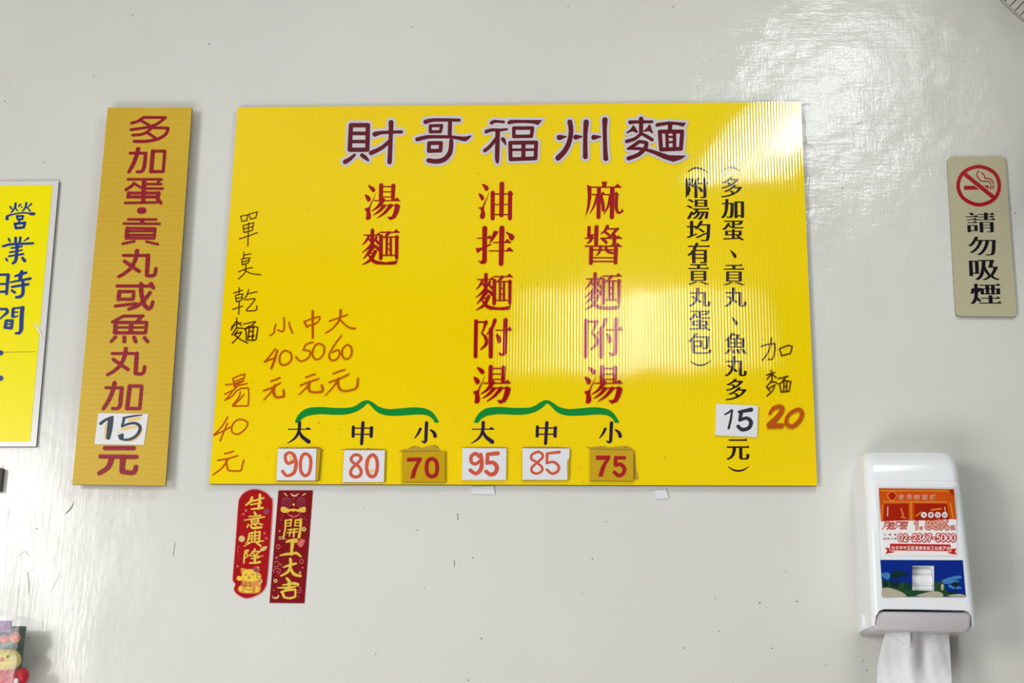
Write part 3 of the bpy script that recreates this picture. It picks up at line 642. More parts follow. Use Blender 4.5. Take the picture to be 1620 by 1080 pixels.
# ------------------------------------------------------------------ opening hours poster at the far left
hp = thing('opening_hours_poster', 'yellow poster with blue brush characters in a white-edged sleeve, cut by the left frame edge', 'poster', base(0, 500))
slab('sleeve', [(-190, 289), (93, 286), (57, 706), (-230, 706)], .001, .006, M['sleeve'], hp, M['edge_grey'])
slab('poster_sheet', [(-180, 296), (83, 292.5), (47.5, 698), (-222, 698)], .0062, .0066, M['poster'], hp)
ik = Ink(.0068); q8 = 1/9
ik.draw(0, 310, q8, '''l 145,150,26 162,180,26; s 222,105,34 212,165,34 160,235,22; l 222,170,20 248,210,20; s 290,118,26 275,138,24 262,155,12; l 308,150,18 312,165,18; s 375,98,34 362,160,30 318,218,18; l 385,160,20 428,212,24; s 445,112,28 425,130,24 402,155,14;
 s 100,322,50 108,285,36 180,262,22 300,240,22 430,245,22 480,250,40; l 425,265,18 480,255,44; c 240,285,30 330,285 315,330 250,332; l 285,325,26 268,375,26; c 210,395,38 355,380 338,445 228,458''', 28)
ik.draw(0, 310, q8, '''l 125,610,34 140,645,26; l 222,595,40 222,680,36; l 290,590,36 278,680,32; s 402,598,32 370,620,22 338,640,14; s 42,714,34 130,690,36 210,682,34; l 200,685,34 470,672,34; s 160,740,26 240,732,26 312,715,24; s 140,800,26 230,788,24 315,768,22;
 s 125,856,28 230,840,26 330,825,30; s 245,690,60 238,780,46 230,880,48 215,930,44 182,956,36; s 85,890,28 100,915,34; s 320,882,40 350,920,48''', 28)
ik.draw(0, 420, q8, '''l 115,132,50 92,400,42; l -40,130,36 115,128; l -40,262,30 100,260; l -40,375,34 90,368; s 215,150,30 290,125,40 370,100,36; s 310,80,40 295,130,60 285,200,50; s 148,236,24 280,212,30 430,184,38; s 168,303,34 280,285,34 400,264,38;
 s 325,240,46 328,330,48 322,400,46 290,440,44 230,450,36; s 165,352,30 205,380,40; |l -40,618,34 90,618; s 92,620,40 100,665,46 40,720,26 0,758,22; s 190,608,30 260,602,26 330,595,40; l 185,620,44 178,722,44; l 185,667,18 255,660,18; s 180,730,30 210,728,26 250,715,18;
 s 318,600,54 308,700,58 302,820,58 300,900,56 275,955,44 222,962,30; c 85,785,40 175,782 160,890 68,880; l 88,835,22 160,832''', 30)
ik.draw(0, 555, 1, 'l -4,2,8 1,3,8; l -6,42,8 1,43,8')
ik.build('lettering', M['blue'], hp, '', split='brush_character')
ik = Ink(.0070).draw(0, 0, 1, 'l 0,557,1 56,556,1', 1); ik.build('fold_line', M['stain'], hp)
ik = Ink(.0072).draw(0, 420, q8, 'p 485,818 515,812 618,1030 600,1048'); ik.build('sleeve_glare', M['paper'], hp, 'white streak painted as glare on the sleeve')  # glare on the sleeve's crease, put in as a flat white sliver

# ------------------------------------------------------------------ no-smoking sign
NS = .005
ns = thing('no_smoking_sign', 'cream rounded acrylic sign with a red no-smoking symbol and black characters', 'sign', base(1554, 375))
slab('plate', round_poly([(1498, 248), (1590, 247.5), (1609, 501), (1512, 500)], 9), .0005, NS, M['cream'], ns, M['cream_edge'])
a = 100/1350
ik = Ink(NS+.0002)
ik.draw(1500, 250, a, 'o 655,182,78 980,310,78 1092,585,78 985,870,78 660,995,78 330,860,78 212,585,78 330,305,78; L 330,320,88 985,850,88'.replace('o 655', 'o 655'), 78)
ik.k += 3; ik.draw(1500, 250, a, 'p 340,590 562,590 660,672 340,678; p 755,580 865,590 865,665 845,650; p 895,580 925,580 925,665 895,665; p 950,580 978,580 978,665 950,665', 30)
ik.build('prohibition_symbol', M['sign_red'], ns, 'red ring, bar and cigarette')
ik = Ink(NS+.0002).draw(1500, 250, a, 's 655,275 615,330 608,370 650,430 690,480 740,492 840,492 885,510 905,555; s 710,312 755,345 780,390 790,430 870,435 930,470 965,545', 24)
ik.build('smoke_symbol', M['sign_red'], ns)
ik = Ink(NS+.0002); b9 = 140/521
for ch, x0, y0, x1, y1 in [('請', 183, 393, 348, 513), ('勿', 196, 535, 352, 648), ('吸', 203, 672, 372, 795), ('煙', 209, 812, 382, 936)]:
    ik.glyph(ch, (1480+x0*b9, 230+y0*b9, 1480+x1*b9, 230+y1*b9), ax=.024, ay=-.012, serif=1.0, skew=-1.6)
ik.build('lettering', M['sign_black'], ns, '', split='printed_character')

# ------------------------------------------------------------------ red lucky tags under the board
T = .0012
t1 = thing('lucky_tag', 'bright red rounded paper tag with gold characters and a gold beckoning cat', 'tag', base(398, 860), 'red new-year tags under the menu board')
q6 = 1/6
tagA = [(128, 170), (140, 110), (175, 60), (240, 25), (310, 20), (385, 45), (435, 90), (460, 160), (435, 560), (408, 880), (385, 965), (330, 1020), (215, 1060), (130, 1030), (92, 990), (88, 960), (100, 925), (78, 895), (76, 850), (100, 560)]
def sm(pts, o, k): return [(o[0]+p[0]*k, o[1]+p[1]*k) for p in smooth([(x, y, 1) for x, y in pts], True, 5)]
slab('tag_sheet', sm(tagA, (355, 770), q6), .0002, T, M['tag_rim'], t1)
cx0, cy0 = 268, 540
slab('tag_face', sm([(cx0+(x-cx0)*.965, cy0+(y-cy0)*.988) for x, y in tagA], (355, 770), q6), T, T+.0002, M['tag_red'], t1)
ik = Ink(T+.0004)
ik.draw(355, 770, q6, '''s 262,102,26 245,140,24 205,172,16; s 240,140,18 300,125,18 375,104,16; s 338,75,26 335,130,28 325,205,26; l 250,168,14 350,150,14; s 255,210,14 310,205,18 362,198,24;
 |l 285,240,20 298,262,22; l 232,282,12 345,270,16; s 185,316,8 280,300,16 380,284,14; c 252,308,16 325,300 320,345 262,352; l 258,328,12 322,324; s 228,358,18 215,385,12; s 250,362,14 270,390,22 350,382,22; l 282,355,16 300,368,16; l 335,350,16 362,358,14;
 |s 238,440,14 228,490,18 220,522,14; l 262,430,12 258,520,14; s 292,420,18 290,470,16 288,520,16; l 335,425,20 330,522,18; l 238,440,14 335,425,14; l 232,470,12 330,460,12; l 228,495,12 330,488,12; s 200,532,8 290,520,14 372,512,12; s 240,532,16 185,562,8; s 305,530,16 345,560,20;
 |s 200,605,18 190,660,18 185,722,14; s 195,608,12 228,600,14 212,630,12 222,655,12 200,675,8; s 290,590,18 262,630,14 230,652,8; l 262,618,14 345,608,12; s 335,612,16 295,645,12 245,660,8; s 270,630,8 310,655,16 345,660,12; l 255,680,12 325,672,12; l 290,650,20 288,720,22; s 240,722,14 290,720,20 338,712,22''', 14)
ik.build('gold_characters', M['tag_gold'], t1, '', split='gold_character')
ik = Ink(T+.0004).draw(355, 770, q6, 'd 204,224,24; d 180,258,22; d 380,440,22; d 398,488,22; d 363,654,20; d 125,752,22; d 134,566,12; d 128,588,10; d 127,612,10; d 130,640,10; d 138,662,8; d 148,684,8'.replace(',24;', ',24;'), 20)
ik.build('pink_dots', M['tag_pink'], t1, stuff=True)
ik = Ink(T+.0004).draw(355, 770, q6, 'o 400,207,8 426,232,8 400,260,8 374,232,8; d 400,232,36', 8); ik.build('purple_seal', M['tag_dim'], t1)
ik = Ink(T+.0004).draw(355, 770, q6, 'd 165,492,60; b 340,590 365,570 405,562 395,590 370,608 345,604; s 330,925,14 352,900,14 350,880,16', 14); ik.build('coins', M['tag_gold_pale'], t1, stuff=True)
# cat picture: body, head, ears, raised paw, ingot
ik = Ink(T+.0004).draw(355, 770, q6, 'b 165,880 200,860 320,862 345,930 340,990 300,1010 180,1008 130,985 135,950 160,925; b 155,775 175,768 215,785 200,810 165,825; b 270,775 300,755 330,760 330,800 300,810', 10); ik.build('cat_body', M['cat_orange'], t1)
ik = Ink(T+.0007).draw(355, 770, q6, 'b 165,840 180,800 225,780 280,785 330,815 350,850 330,880 280,895 215,895 175,875; b 115,865 130,845 165,852 175,875 150,890 125,885; b 180,960 225,950 270,960 262,990 225,1005 190,995; b 135,955 160,945 175,975 150,990; b 285,950 310,940 330,965 315,998 285,992', 10); ik.build('cat_head', M['cat_yellow'], t1)
ik = Ink(T+.0010).draw(355, 770, q6, 's 190,830 205,838 215,830; s 255,835 268,828 280,838; s 230,845 235,860 225,868; s 235,858 245,868; l 300,825 330,812; l 302,842 335,838; l 300,858 328,865; s 165,905 175,930 200,945; s 185,965 230,975 268,968; l 240,905 245,945; l 290,950 285,990; l 205,905 200,940', 5)
ik.build('cat_lines', M['cat_line'], t1, stuff=True)
ik = Ink(T+.0010).draw(355, 770, q6, 'b 275,770 300,762 325,785 318,808 290,805 272,790', 10); ik.build('cat_bow', M['tag_dim'], t1, 'purple bow on the ear')

t2 = thing('lucky_tag', 'darker red square-cornered paper tag with gold characters and a lion mask', 'tag', base(460, 865), 'red new-year tags under the menu board')
o7, k7 = (425, 770), 75/426
slab('tag_sheet', [(440.5, 775.5), (494.8, 775.5), (481.4, 953.8), (426.3, 953.2)], .0002, T, M['tag_dark'], t2)
ik = Ink(T+.0003)
ik.draw(*o7, k7, '''s 152,300,16 148,380,16 133,455,16; s 155,302,14 205,292,16; l 205,292,14 196,352,14; l 152,328,9 198,322; l 150,352,9 196,346; s 240,298,14 236,350,12; s 240,300,14 275,295,18 292,292,20; s 290,295,22 285,380,22 272,452,26; l 240,325,9 285,320; l 238,350,9 284,346;
 l 175,385,12 262,376,12; l 168,412,12 258,402,12; l 198,380,14 186,442,12; l 232,375,16 224,448,16; |s 160,494,16 190,484,28 245,482,40; s 215,495,36 208,560,26 205,605,24; s 100,616,10 150,605,22 210,600,22 250,595,24 290,625,16;
 |s 195,648,26 198,700,28 175,760,26 108,800,14; s 130,722,10 180,705,22 245,688,20; s 195,720,20 225,780,30 288,800,22; |s 162,820,20 185,850,32 182,890,24; s 125,882,10 190,872,22 225,866,26 262,876,28; s 78,905,8 150,905,20 235,895,16; s 110,945,14 170,925,26 238,922,20; l 125,950,24 140,990,24; s 140,990,18 190,1000,20 238,985,22; s 240,925,18 240,985,18''', 12)
ik.build('gold_characters', M['tag_gold'], t2, '', split='gold_character')
ik = Ink(T+.0003).draw(*o7, k7, 'b 108,200 115,180 140,180 185,198 222,194 260,200 300,180 328,180 335,205 322,228 280,226 235,216 222,226 205,216 160,232 118,225; d 225,158,22', 10); ik.build('lion_moustache', M['tag_gold'], t2, 'gold moustache of the lion mask')
ik = Ink(T+.0003).draw(*o7, k7, 's 200,58,6 215,75,14 235,80,14 250,75,14 266,58,6; s 140,55,6 150,66,12 165,78,8; s 305,76,8 320,66,12 335,58,6; o 318,365,12 332,380 318,395 303,380; o 62,830,10 76,842 62,856 48,842; b 30,970 45,990 75,985 90,965 92,990 70,1005 40,1000; d 225,50,6; s 90,448,6 130,452 ; s 92,466,8 158,468,5; p 280,752 288,766 296,766 288,774 285,786 277,774 268,766 277,766', 8)
ik.build('pale_ornaments', M['tag_gold_pale'], t2, stuff=True)
ik = Ink(T+.0003).draw(*o7, k7, '''s 160,228 185,250 225,262 265,250 290,228; s 180,250 225,275 272,250; o 86,518 104,536 86,556 68,536; o 296,650 314,670 296,690 278,670; p 290,465 330,478 305,535 285,545 255,515 262,500; d 98,396,20; d 306,724,16; d 80,762,16; d 45,928,14; d 265,985,10; d 264,930,14;
 s 50,715 75,718 92,695 85,672 62,670 55,688; s 100,690 112,695 112,710; o 70,625 80,632 70,645 60,635; s 50,770 45,750 60,735 100,738 105,760 85,785; s 240,915 245,900 265,895 285,905 290,930 280,950 250,950 240,935''', 6)
ik.build('pink_ornaments', M['tag_pink'], t2, stuff=True)
ik = Ink(T+.0003).draw(*o7, k7, 'o 165,108 200,125 196,165 160,182 128,160 130,122; o 290,110 322,125 326,160 295,182 262,165 262,125; s 125,110 160,95 190,110; s 265,110 295,95 335,112; o 163,125 183,140 165,160 145,142; o 293,128 312,142 293,160 275,142; s 130,250 118,280 110,300; s 320,270 330,290 345,300; l 222,96 228,125; s 300,255 290,275 310,290', 7)
ik.build('lion_eyes', M['tag_dim'], t2, 'dim purple rings of the lion eyes')

# small leftovers of tape on the wall under the board
for lab, poly in (('small white tape scrap under the 95 card', [(746, 770), (781, 768), (783, 782), (748, 781)]), ('tiny white tape scrap under the yellow 75 tile', [(1034, 776), (1054, 773), (1058, 788), (1038, 789)])):
    o = slab('tape_scrap', poly, .0002, .0022, M['paper'], None); tag(o, lab, 'tape')

# ------------------------------------------------------------------ tissue dispenser
td = thing('tissue_dispenser', 'white wall-mounted tissue dispenser with an orange advert and a beach picture', 'tissue dispenser', base(1450, 860))
FD = .112
xl, _ = W(1379, 962, FD); xr, _ = W(1545, 966, FD); _, zb = W(1440, 990, FD); xm = (xl+xr)/2
_, zc = W(1440, 763, .106); _, zt = W(1440, 714, .075)
# keep the body upright: half width measured at the bottom, a touch narrower at the top
xl2, _ = W(1369, 760, .106); xr2, _ = W(1519.5, 760, .106)
def ring(z, dep, x0, x1, rc, back=.0):
    pts = [(x0, -back, z)]
    for i in range(9):
        a = math.pi/2*i/8; pts.append((x0+rc-rc*math.cos(a), -(dep-rc+rc*math.sin(a)), z))
    for i in range(9):
        a = math.pi/2*i/8; pts.append((x1-rc+rc*math.sin(a), -(dep-rc+rc*math.cos(a)), z))
    pts.append((x1, -back, z)); return pts
rings = []
H = zt-zb
prof = [(0, FD, 0), (.02, FD+.0006, 0), (.5, FD, 0), ((zc-zb)/H-.02, .1075, 0), ((zc-zb)/H, .106, 0)]
for i in range(1, 9):
    a = math.pi/2*i/8; prof.append(((zc-zb)/H+(1-(zc-zb)/H)*math.sin(a)**.9 if i < 8 else 1, .106-.040*(1-math.cos(a))*1.0, .012*(1-math.cos(a))**1.6))
for t, dep, inset in prof:
    x0 = xl+(xl2-xl)*t*.98+inset; x1 = xr+(xr2-xr)*t+-inset
    rings.append(ring(zb+H*t, dep, x0, x1, .009+.006*t))
n = len(rings[0]); V = [p for r in rings for p in r]; Fc = []
for i in range(len(rings)-1):
    for j in range(n): Fc.append((i*n+j, i*n+(j+1) % n, (i+1)*n+(j+1) % n, (i+1)*n+j))
m = len(rings)-1
# top dome: shrink the last ring towards the wall
top = [(p[0]*.97+xm*.03, p[1]*.85, p[2]+.002) for p in rings[-1]]; b0 = len(V); V += top
for j in range(n): Fc.append((m*n+j, m*n+(j+1) % n, b0+(j+1) % n, b0+j))
Fc += [tuple(range(n-1, -1, -1)), tuple(range(b0, b0+n))]
cover = mesh_obj('front_cover', V, Fc, M['abs'], td, smooth=True, auto=True)
# cut the sight slot
sx0, sz0 = W(1444.5, 934, FD); sx1, sz1 = W(1476.5, 895.5, FD)
sp = round_poly([(sx0, sz0), (sx1, sz0), (sx1, sz1), (sx0, sz1)], .004, 5); ns_ = len(sp)
def prism(poly, y0, y1):
    m = len(poly); return mesh_obj('cutter', [(x, y0, z) for x, z in poly]+[(x, y1, z) for x, z in poly],
        [tuple(range(m)), tuple(range(2*m-1, m-1, -1))]+[(i, i+m, (i+1) % m+m, (i+1) % m) for i in range(m)], M['abs'], None, auto=True)
cutters = [prism(sp, -.2, -FD+.016)]
arch = [W(x, y, FD) for x, y in [(1384.5, 1040), (1384.5, 985), (1386, 973), (1391, 966), (1399, 963), (1460, 963.5), (1526, 965), (1534, 968), (1538.5, 975), (1539.5, 985), (1539.5, 1040)]]
cutters.append(prism(arch, -.2, -.012))
for i, cu_ in enumerate(cutters):
    bo = cover.modifiers.new('slot', 'BOOLEAN'); bo.operation = 'DIFFERENCE'; bo.solver = 'EXACT'; bo.object = cu_
bpy.context.view_layer.update(); dg = bpy.context.evaluated_depsgraph_get()
me = D.meshes.new_from_object(cover.evaluated_get(dg), depsgraph=dg); cover.modifiers.clear(); cover.data = me
for cu_ in cutters: D.objects.remove(cu_)
for e in me.polygons: e.use_smooth = True
try: me.set_sharp_from_angle(angle=math.radians(34))
except Exception: pass
# folded tissues seen in the slot
for i, (z0, z1, yy) in enumerate(((sz0, sz0+(sz1-sz0)*.26, .103), (sz0+(sz1-sz0)*.22, sz0+(sz1-sz0)*.72, .106), (sz0+(sz1-sz0)*.66, sz1, .102))):
    vv = []; ff = []
    for a in range(7):
        u = a/6; z = z0+(z1-z0)*u; y = -(yy-.006*(2*u-1)**2)
        vv += [(sx0+.0005, y, z), (sx1-.0005, y, z)]
    ff = [(2*a, 2*a+1, 2*a+3, 2*a+2) for a in range(6)]
    mesh_obj('tissue_fold', vv, ff, M['tissue'], td, smooth=True)
# raised front panel with a thin ridge
rl = .0016
ik_pts = [(1386.5, 764), (1516, 765), (1541, 958), (1397, 957)]
frame_o = [W(*p, FD) for p in ik_pts]
r = Ink(FD+.0008); r.draw(0, 0, 1, 'l 1386,766,1.6 1397,956,1.6; l 1386,764,1.4 1514,765,1.4', 1.6); r.build('panel_ridge', M['abs'], td)
# cover lip that runs round the bottom opening, lower side cheeks
lip = []; lf = []
def band(pts, w, dep, d2, name, mat):
    """a rounded strip along a line of pixels, from depth dep to d2"""
    v = []; f = []
    for i, (x, y) in enumerate(pts):
        a = Vector(pts[max(i-1, 0)]); b = Vector(pts[min(i+1, len(pts)-1)]); t = (b-a).normalized(); nn = Vector((-t.y, t.x))
        for s_, dd in ((-1, dep), (-.8, dep+.0018), (.8, dep+.0018), (1, dep), (1, d2), (-1, d2)):
            X, Z = W(x+nn.x*w*s_/2, y+nn.y*w*s_/2, dep); v.append((X, -dd, Z))
    for i in range(len(pts)-1):
        for j in range(6): f.append((i*6+j, i*6+(j+1) % 6, (i+1)*6+(j+1) % 6, (i+1)*6+j))
    f += [tuple(range(6)), tuple(range(len(v)-1, len(v)-7, -1))]
    return mesh_obj(name, v, f, mat, td, smooth=False, auto=True)
# recessed tray below the cover
tp = round_poly([(1387, 966), (1537, 968), (1535, 1000), (1380, 997)], 9)
def rounded_block(name, poly, back, front, r, mat, parent):
    P = [W(x, y, front) for x, y in poly]; cx = sum(p[0] for p in P)/len(P); cz = sum(p[1] for p in P)/len(P)
    v = []; f = []; n = len(P); prof = [(0, back), (0, front-r), (.3*r, front-.3*r), (r, front)]
    for ins, dd in prof:
        for x, z in P:
            L = math.hypot(x-cx, z-cz); k = (L-ins)/L; v.append((cx+(x-cx)*k, -dd, cz+(z-cz)*k))
    for i in range(len(prof)-1):
        for j in range(n): f.append((i*n+j, i*n+(j+1) % n, (i+1)*n+(j+1) % n, (i+1)*n+j))
    f += [tuple(range(n)), tuple(range(len(v)-1, len(v)-n-1, -1))]
    return mesh_obj(name, v, f, mat, parent, smooth=True, auto=True)
rounded_block('tray', tp, .004, .1085, .005, M['tray'], td)
# hinge pip at the lower left
hx, hz = W(1365, 981, .05); hv = []; 
for i in range(12):
    a = 2*math.pi*i/12; hv += [(hx+.012, -.05+.006*math.cos(a), hz+.012*math.sin(a)), (hx-.002, -.05+.005*math.cos(a), hz+.011*math.sin(a))]
mesh_obj('hinge_pip', hv, [(2*i, 2*i+1, (2*i+3) % 24, (2*i+2) % 24) for i in range(12)]+[tuple(range(1, 24, 2)), tuple(range(22, -1, -2))], M['abs'], td, auto=True)
# stickers on the cover
LD = FD+.0012
k9, o9 = 170/918, (1370, 760)
ad = slab('advert_sticker', px(o9, k9, [(108, 64), (750, 72), (772, 330), (780, 640), (150, 640), (122, 345)]), FD+.0002, LD, M['ad_white'], td)
ik = Ink(LD+.0001).draw(*o9, k9, 'p 108,64 750,72 772,332 640,322 560,345 480,340 300,342 128,348', 10); ik.build('shop_picture', M['ad_orange'], td, 'orange shop front photograph')
ik = Ink(LD+.0002).draw(*o9, k9, 'p 158,200 362,198 362,335 150,345; p 412,196 690,198 715,330 415,340; p 705,80 745,76 755,130 735,120; p 195,110 240,95 262,125 250,160 205,160', 10); ik.build('shop_openings', M['ad_deep'], td, stuff=True)
ik = Ink(LD+.0002).draw(*o9, k9, 'l 130,85,10 730,88,10; l 150,180,12 690,182,12; l 385,190,14 385,335,14; l 140,210,8 134,330,8; l 720,190,12 745,320,12; o 220,92,8 262,128 220,172 180,128; s 300,310,10 340,320,10; l 300,240,12 320,300,12; s 430,300,12 470,270,12; s 560,250,14 640,240,14', 8); ik.build('shop_beams', M['ad_light'], td, stuff=True)
ik = Ink(LD+.0004)
for i, ch in enumerate('愛馬師當舖'): x = 302+i*67; ik.glyph(ch, (1370+(x-24)*k9, 760+118*k9, 1370+(x+24)*k9, 760+162*k9), ax=.012, ay=.012)
ik.draw(*o9, k9, 'l 186,225,12 184,300,12; l 672,225,10 678,262,10', 10); ik.build('shop_sign_lettering', M['ad_pink'], td, stuff=True)
ik = Ink(LD+.0004)
for x in (495, 555, 614, 673): ik.draw(*o9, k9, 'd %d,293,50' % x)
ik.build('caption_discs', M['ad_white'], td, stuff=True)
ik = Ink(LD+.0006)
for x, ch in zip((495, 555, 614, 673), '免費諮詢'): ik.glyph(ch, (1370+(x-15)*k9, 760+279*k9, 1370+(x+15)*k9, 760+307*k9))
ik.draw(*o9, k9, '')
ik.build('caption_lettering', M['ad_dark'], td, stuff=True)
def rate(dp, g, mt, nm, adv=0):
    ik = Ink(dp)
    for x0, x1, ch in [(145, 195, '月'), (198, 248, '息'), (250, 300, '只'), (302, 352, '要'), (355, 395, '之')][:4]: ik.glyph(ch, (1370+x0*k9-g*.5, 760+355*k9-g*.5, 1370+x1*k9+g*.5, 760+412*k9+g*.5), ax=adv*.8, ay=adv*.8, skew=2)
    ik.draw(*o9, k9, 's 418,362 436,350 436,350; l 436,352 434,412; s 535,378 515,362 535,346 555,362 535,378 512,395 535,412 560,395 535,378; s 598,376 578,360 598,344 620,360 598,376 575,394 598,412 622,394 598,376; o 645,344 658,356 645,370 634,356; l 695,342 640,414; o 692,388 704,400 692,414 680,400', 14, grow=g*.5+(.5 if g < 0 else .2))
    ik.draw(*o9, k9, 'd 470,405,20', grow=g*.5)
    ik.glyph('起', (1370+722*k9, 760+378*k9, 1370+762*k9, 760+422*k9), ax=adv, ay=adv)
    ik.build(nm, mt, td, stuff=True)
rate(LD+.0005, 1.6, M['ad_red'], 'rate_outline', .02); rate(LD+.0007, -.6, M['ad_pink'], 'rate_lettering', -.02)
for dp, g, mt, nm in ((LD+.0003, 3.0, M['ad_red'], 'phone_outline'), (LD+.0006, 0, M['ad_white'], 'phone_lettering')):
    ik = Ink(dp)
    PH = {'0': 'o .5,.06 .88,.25 .9,.75 .5,.95 .12,.75 .1,.25', '2': 's .12,.28 .5,.04 .88,.3 .55,.62 .12,.94; l .12,.94 .92,.94', '3': 's .12,.15 .5,.04 .85,.25 .45,.48; s .45,.48 .92,.7 .5,.96 .1,.82', '6': 's .75,.05 .3,.35 .1,.7 .5,.96 .9,.7 .5,.45 .18,.62',
          '7': 'l .08,.07 .9,.07 .4,.95', '5': 'l .85,.06 .2,.06 .16,.45; s .16,.45 .6,.38 .9,.68 .5,.96 .1,.85', '-': 'l .2,.55 .8,.55'}
    x = 1421.5
    for ch in '02-2367-5000':
        wd = 5.0 if ch == '-' else 6.2
        st = PH[ch]; out = []
        for sg in st.split(';'):
            sg = sg.strip().split(); out.append(sg[0]+' '+' '.join('%f,%f' % (x+float(p.split(',')[0])*wd, 844.5+float(p.split(',')[1])*11.5) for p in sg[1:]))
        ik.draw(0, 0, 1, ';'.join(out), 1.7, grow=g*.5); x += wd+1.6
    ik.build(nm, mt, td, stuff=True)
ik = Ink(LD+.0004)
for txt, y in (('汽機車', 461), ('借款代辦', 495)):
    for i, ch in enumerate(txt): x = 160+i*(90/(len(txt)-1)); ik.glyph(ch, (1370+(x-11)*k9, 760+(y-10)*k9, 1370+(x+11)*k9, 760+(y+10)*k9))
ik.build('side_lettering', M['ad_dark'], td, stuff=True)
ik = Ink(LD+.0003).draw(*o9, k9, 'p 205,538 722,545 722,602 205,595; p 162,572 200,576 200,600 250,606 225,615 165,624 182,598; p 728,582 775,580 760,605 776,630 735,628 690,612 728,608', 10); ik.build('address_ribbon', M['ad_red'], td)
ik = Ink(LD+.0005)
AD = '台北市中正區重慶南路三段87號'
for i, ch in enumerate(AD): x = 232+i*(470/(len(AD)-1)); ik.glyph(ch, (1370+(x-14)*k9, 760+(557+i*.5)*k9, 1370+(x+14)*k9, 760+(587+i*.5)*k9), ax=.008, ay=.008)
ik.build('address_lettering', M['ad_white'], td, stuff=True)
# beach picture around the slot
pic = Ink(LD)
def hole_pic():
    O = px(o9, k9, [(122, 677), (826, 680), (853, 993), (143, 991)])
    Hh = [(1443.2, 894.6), (1477.6, 894.6), (1477.6, 935), (1443.2, 935)]
    pic.poly([O[0], O[1], Hh[1], Hh[0]]); pic.poly([O[1], O[2], Hh[2], Hh[1]]); pic.poly([O[2], O[3], Hh[3], Hh[2]]); pic.poly([O[3], O[0], Hh[0], Hh[3]])
hole_pic(); pic.build('beach_picture', M['sky'], td, 'blue beach photograph around the sight slot')
ik = Ink(LD+.0001).draw(*o9, k9, 'b 130,800 160,785 200,790 205,820 160,835; b 640,860 700,830 790,810 820,830 760,850 800,860 720,880 660,880; b 700,895 760,885 800,905 820,920 740,925; b 150,830 200,820 190,845', 10); ik.build('picture_clouds', M['cloud'], td, stuff=True)
ik = Ink(LD+.0002).draw(*o9, k9, 'p 135,845 200,860 250,870 330,870 385,880 395,935 600,945 650,890 680,940 790,965 850,975 852,993 143,991; b 580,880 620,860 660,870 680,940 600,955', 10); ik.build('picture_land', M['leaf'], td)
ik = Ink(LD+.0004).draw(*o9, k9, '''b 205,795 240,775 285,768 320,780 355,800 345,820 300,815 270,828 230,825; l 285,800,10 280,880,10; b 730,880 760,865 795,880 790,900 765,905 735,900; l 762,890,8 765,945,8; b 200,870 240,860 280,880 270,910 220,905; l 335,870,12 338,920,12; l 360,870,12 362,922,12; l 380,872,10 380,925,10; b 150,860 190,870 180,900 150,895; b 690,945 750,950 790,965 720,968; s 210,815 225,835 220,850; s 330,800 345,825''', 8); ik.build('picture_palms', M['leaf_dark'], td, stuff=True)
ik = Ink(LD+.0004).draw(*o9, k9, 'b 140,925 190,915 250,930 310,955 345,985 280,991 145,991; b 430,985 500,960 580,945 640,955 660,985 600,993; b 700,985 760,970 820,970 850,990; b 640,895 655,880 665,900 660,930 645,935', 10); ik.build('picture_rocks', M['rock'], td, stuff=True)

# hanging tissue sheet
ts = thing('tissue_sheet', 'white tissue sheet hanging from under the dispenser', 'tissue', base(1445, 1000, .06))
v = []; f = []; nu, nv = 28, 24
L0, L1 = (1404, 995), (1386, 1100); R0, R1 = (1502, 996), (1508, 1100)
for j in range(nv+1):
    t = j/nv
    bl = 1404-15*min(1, t*1.8)**.7+ -2*t; br = 1501+6*t
    for i in range(nu+1):
        u = i/nu; pxx = bl+(br-bl)*u; pyy = 994+108*t
        dep = .062+.010*math.sin(u*3.0+.4)*(1-t)*.9+.012*t + .010*math.exp(-((u-.42-.10*t)/.13)**2)*(1-t*.6) - .008*math.exp(-((u-.62)/.10)**2)*math.exp(-((t-.45)/.3)**2)+.0008*math.sin(40*u+9*t)*math.sin(17*t)
        X, Z = W(pxx, pyy, dep); v.append((X, -dep, Z))
for j in range(nv):
    for i in range(nu): a = j*(nu+1)+i; f.append((a, a+1, a+nu+2, a+nu+1))
mesh_obj('sheet', v, f, M['tissue'], ts, smooth=True)
fp = [((1406, 996), .080), ((1440, 996), .088), ((1440, 1020), .090), ((1436, 1024), .088), ((1424, 1014), .086), ((1412, 1004), .082)]
vv = []
for (x, y), dp in fp: X, Z = W(x, y, dp); vv.append((X, -dp, Z))
mesh_obj('folded_corner', vv, [(0, 1, 2), (0, 2, 3, 4), (0, 4, 5)], M['tissue'], ts)

# ------------------------------------------------------------------ wrapped gift box at the lower left
gx1, gz1 = W(56, 981, .02); gz0 = gz1-.13; gx0 = gx1-.15; gb, gf = .006, .088
gift = thing('gift_box', 'clear-wrapped box with a yellow-faced toy in red, at the lower left corner', 'gift box', (gx0+.07, -.06, gz0))
inn = .006
box('base_tray', gx0+inn, gx1-inn, -gf+inn, -gb-inn, gz0+inn, gz0+.02, M['toy_red'], gift)
box('backing_card', gx0+inn, gx1-.006, -gb-.034, -gb-.030, gz0+.02, gz1-.01, M['toy_green'], gift)
box('header_card', gx0+inn, gx1-.012, -gf+.008, -gf+.012, gz1-.022, gz1-.006, M['toy_purple'], gift)
def ball(name, c, r, mat, parent, sq=(1, 1, 1)):
    bm = bmesh.new(); bmesh.ops.create_icosphere(bm, subdivisions=3, radius=r)
    vs = [(c[0]+p.co.x*sq[0], c[1]+p.co.y*sq[1], c[2]+p.co.z*sq[2]) for p in bm.verts]; fs = [tuple(q.index for q in p.verts) for p in bm.faces]; bm.free()
    return mesh_obj(name, vs, fs, mat, parent, smooth=True)
tx, tz = W(5, 1043, .07)
toy = gift
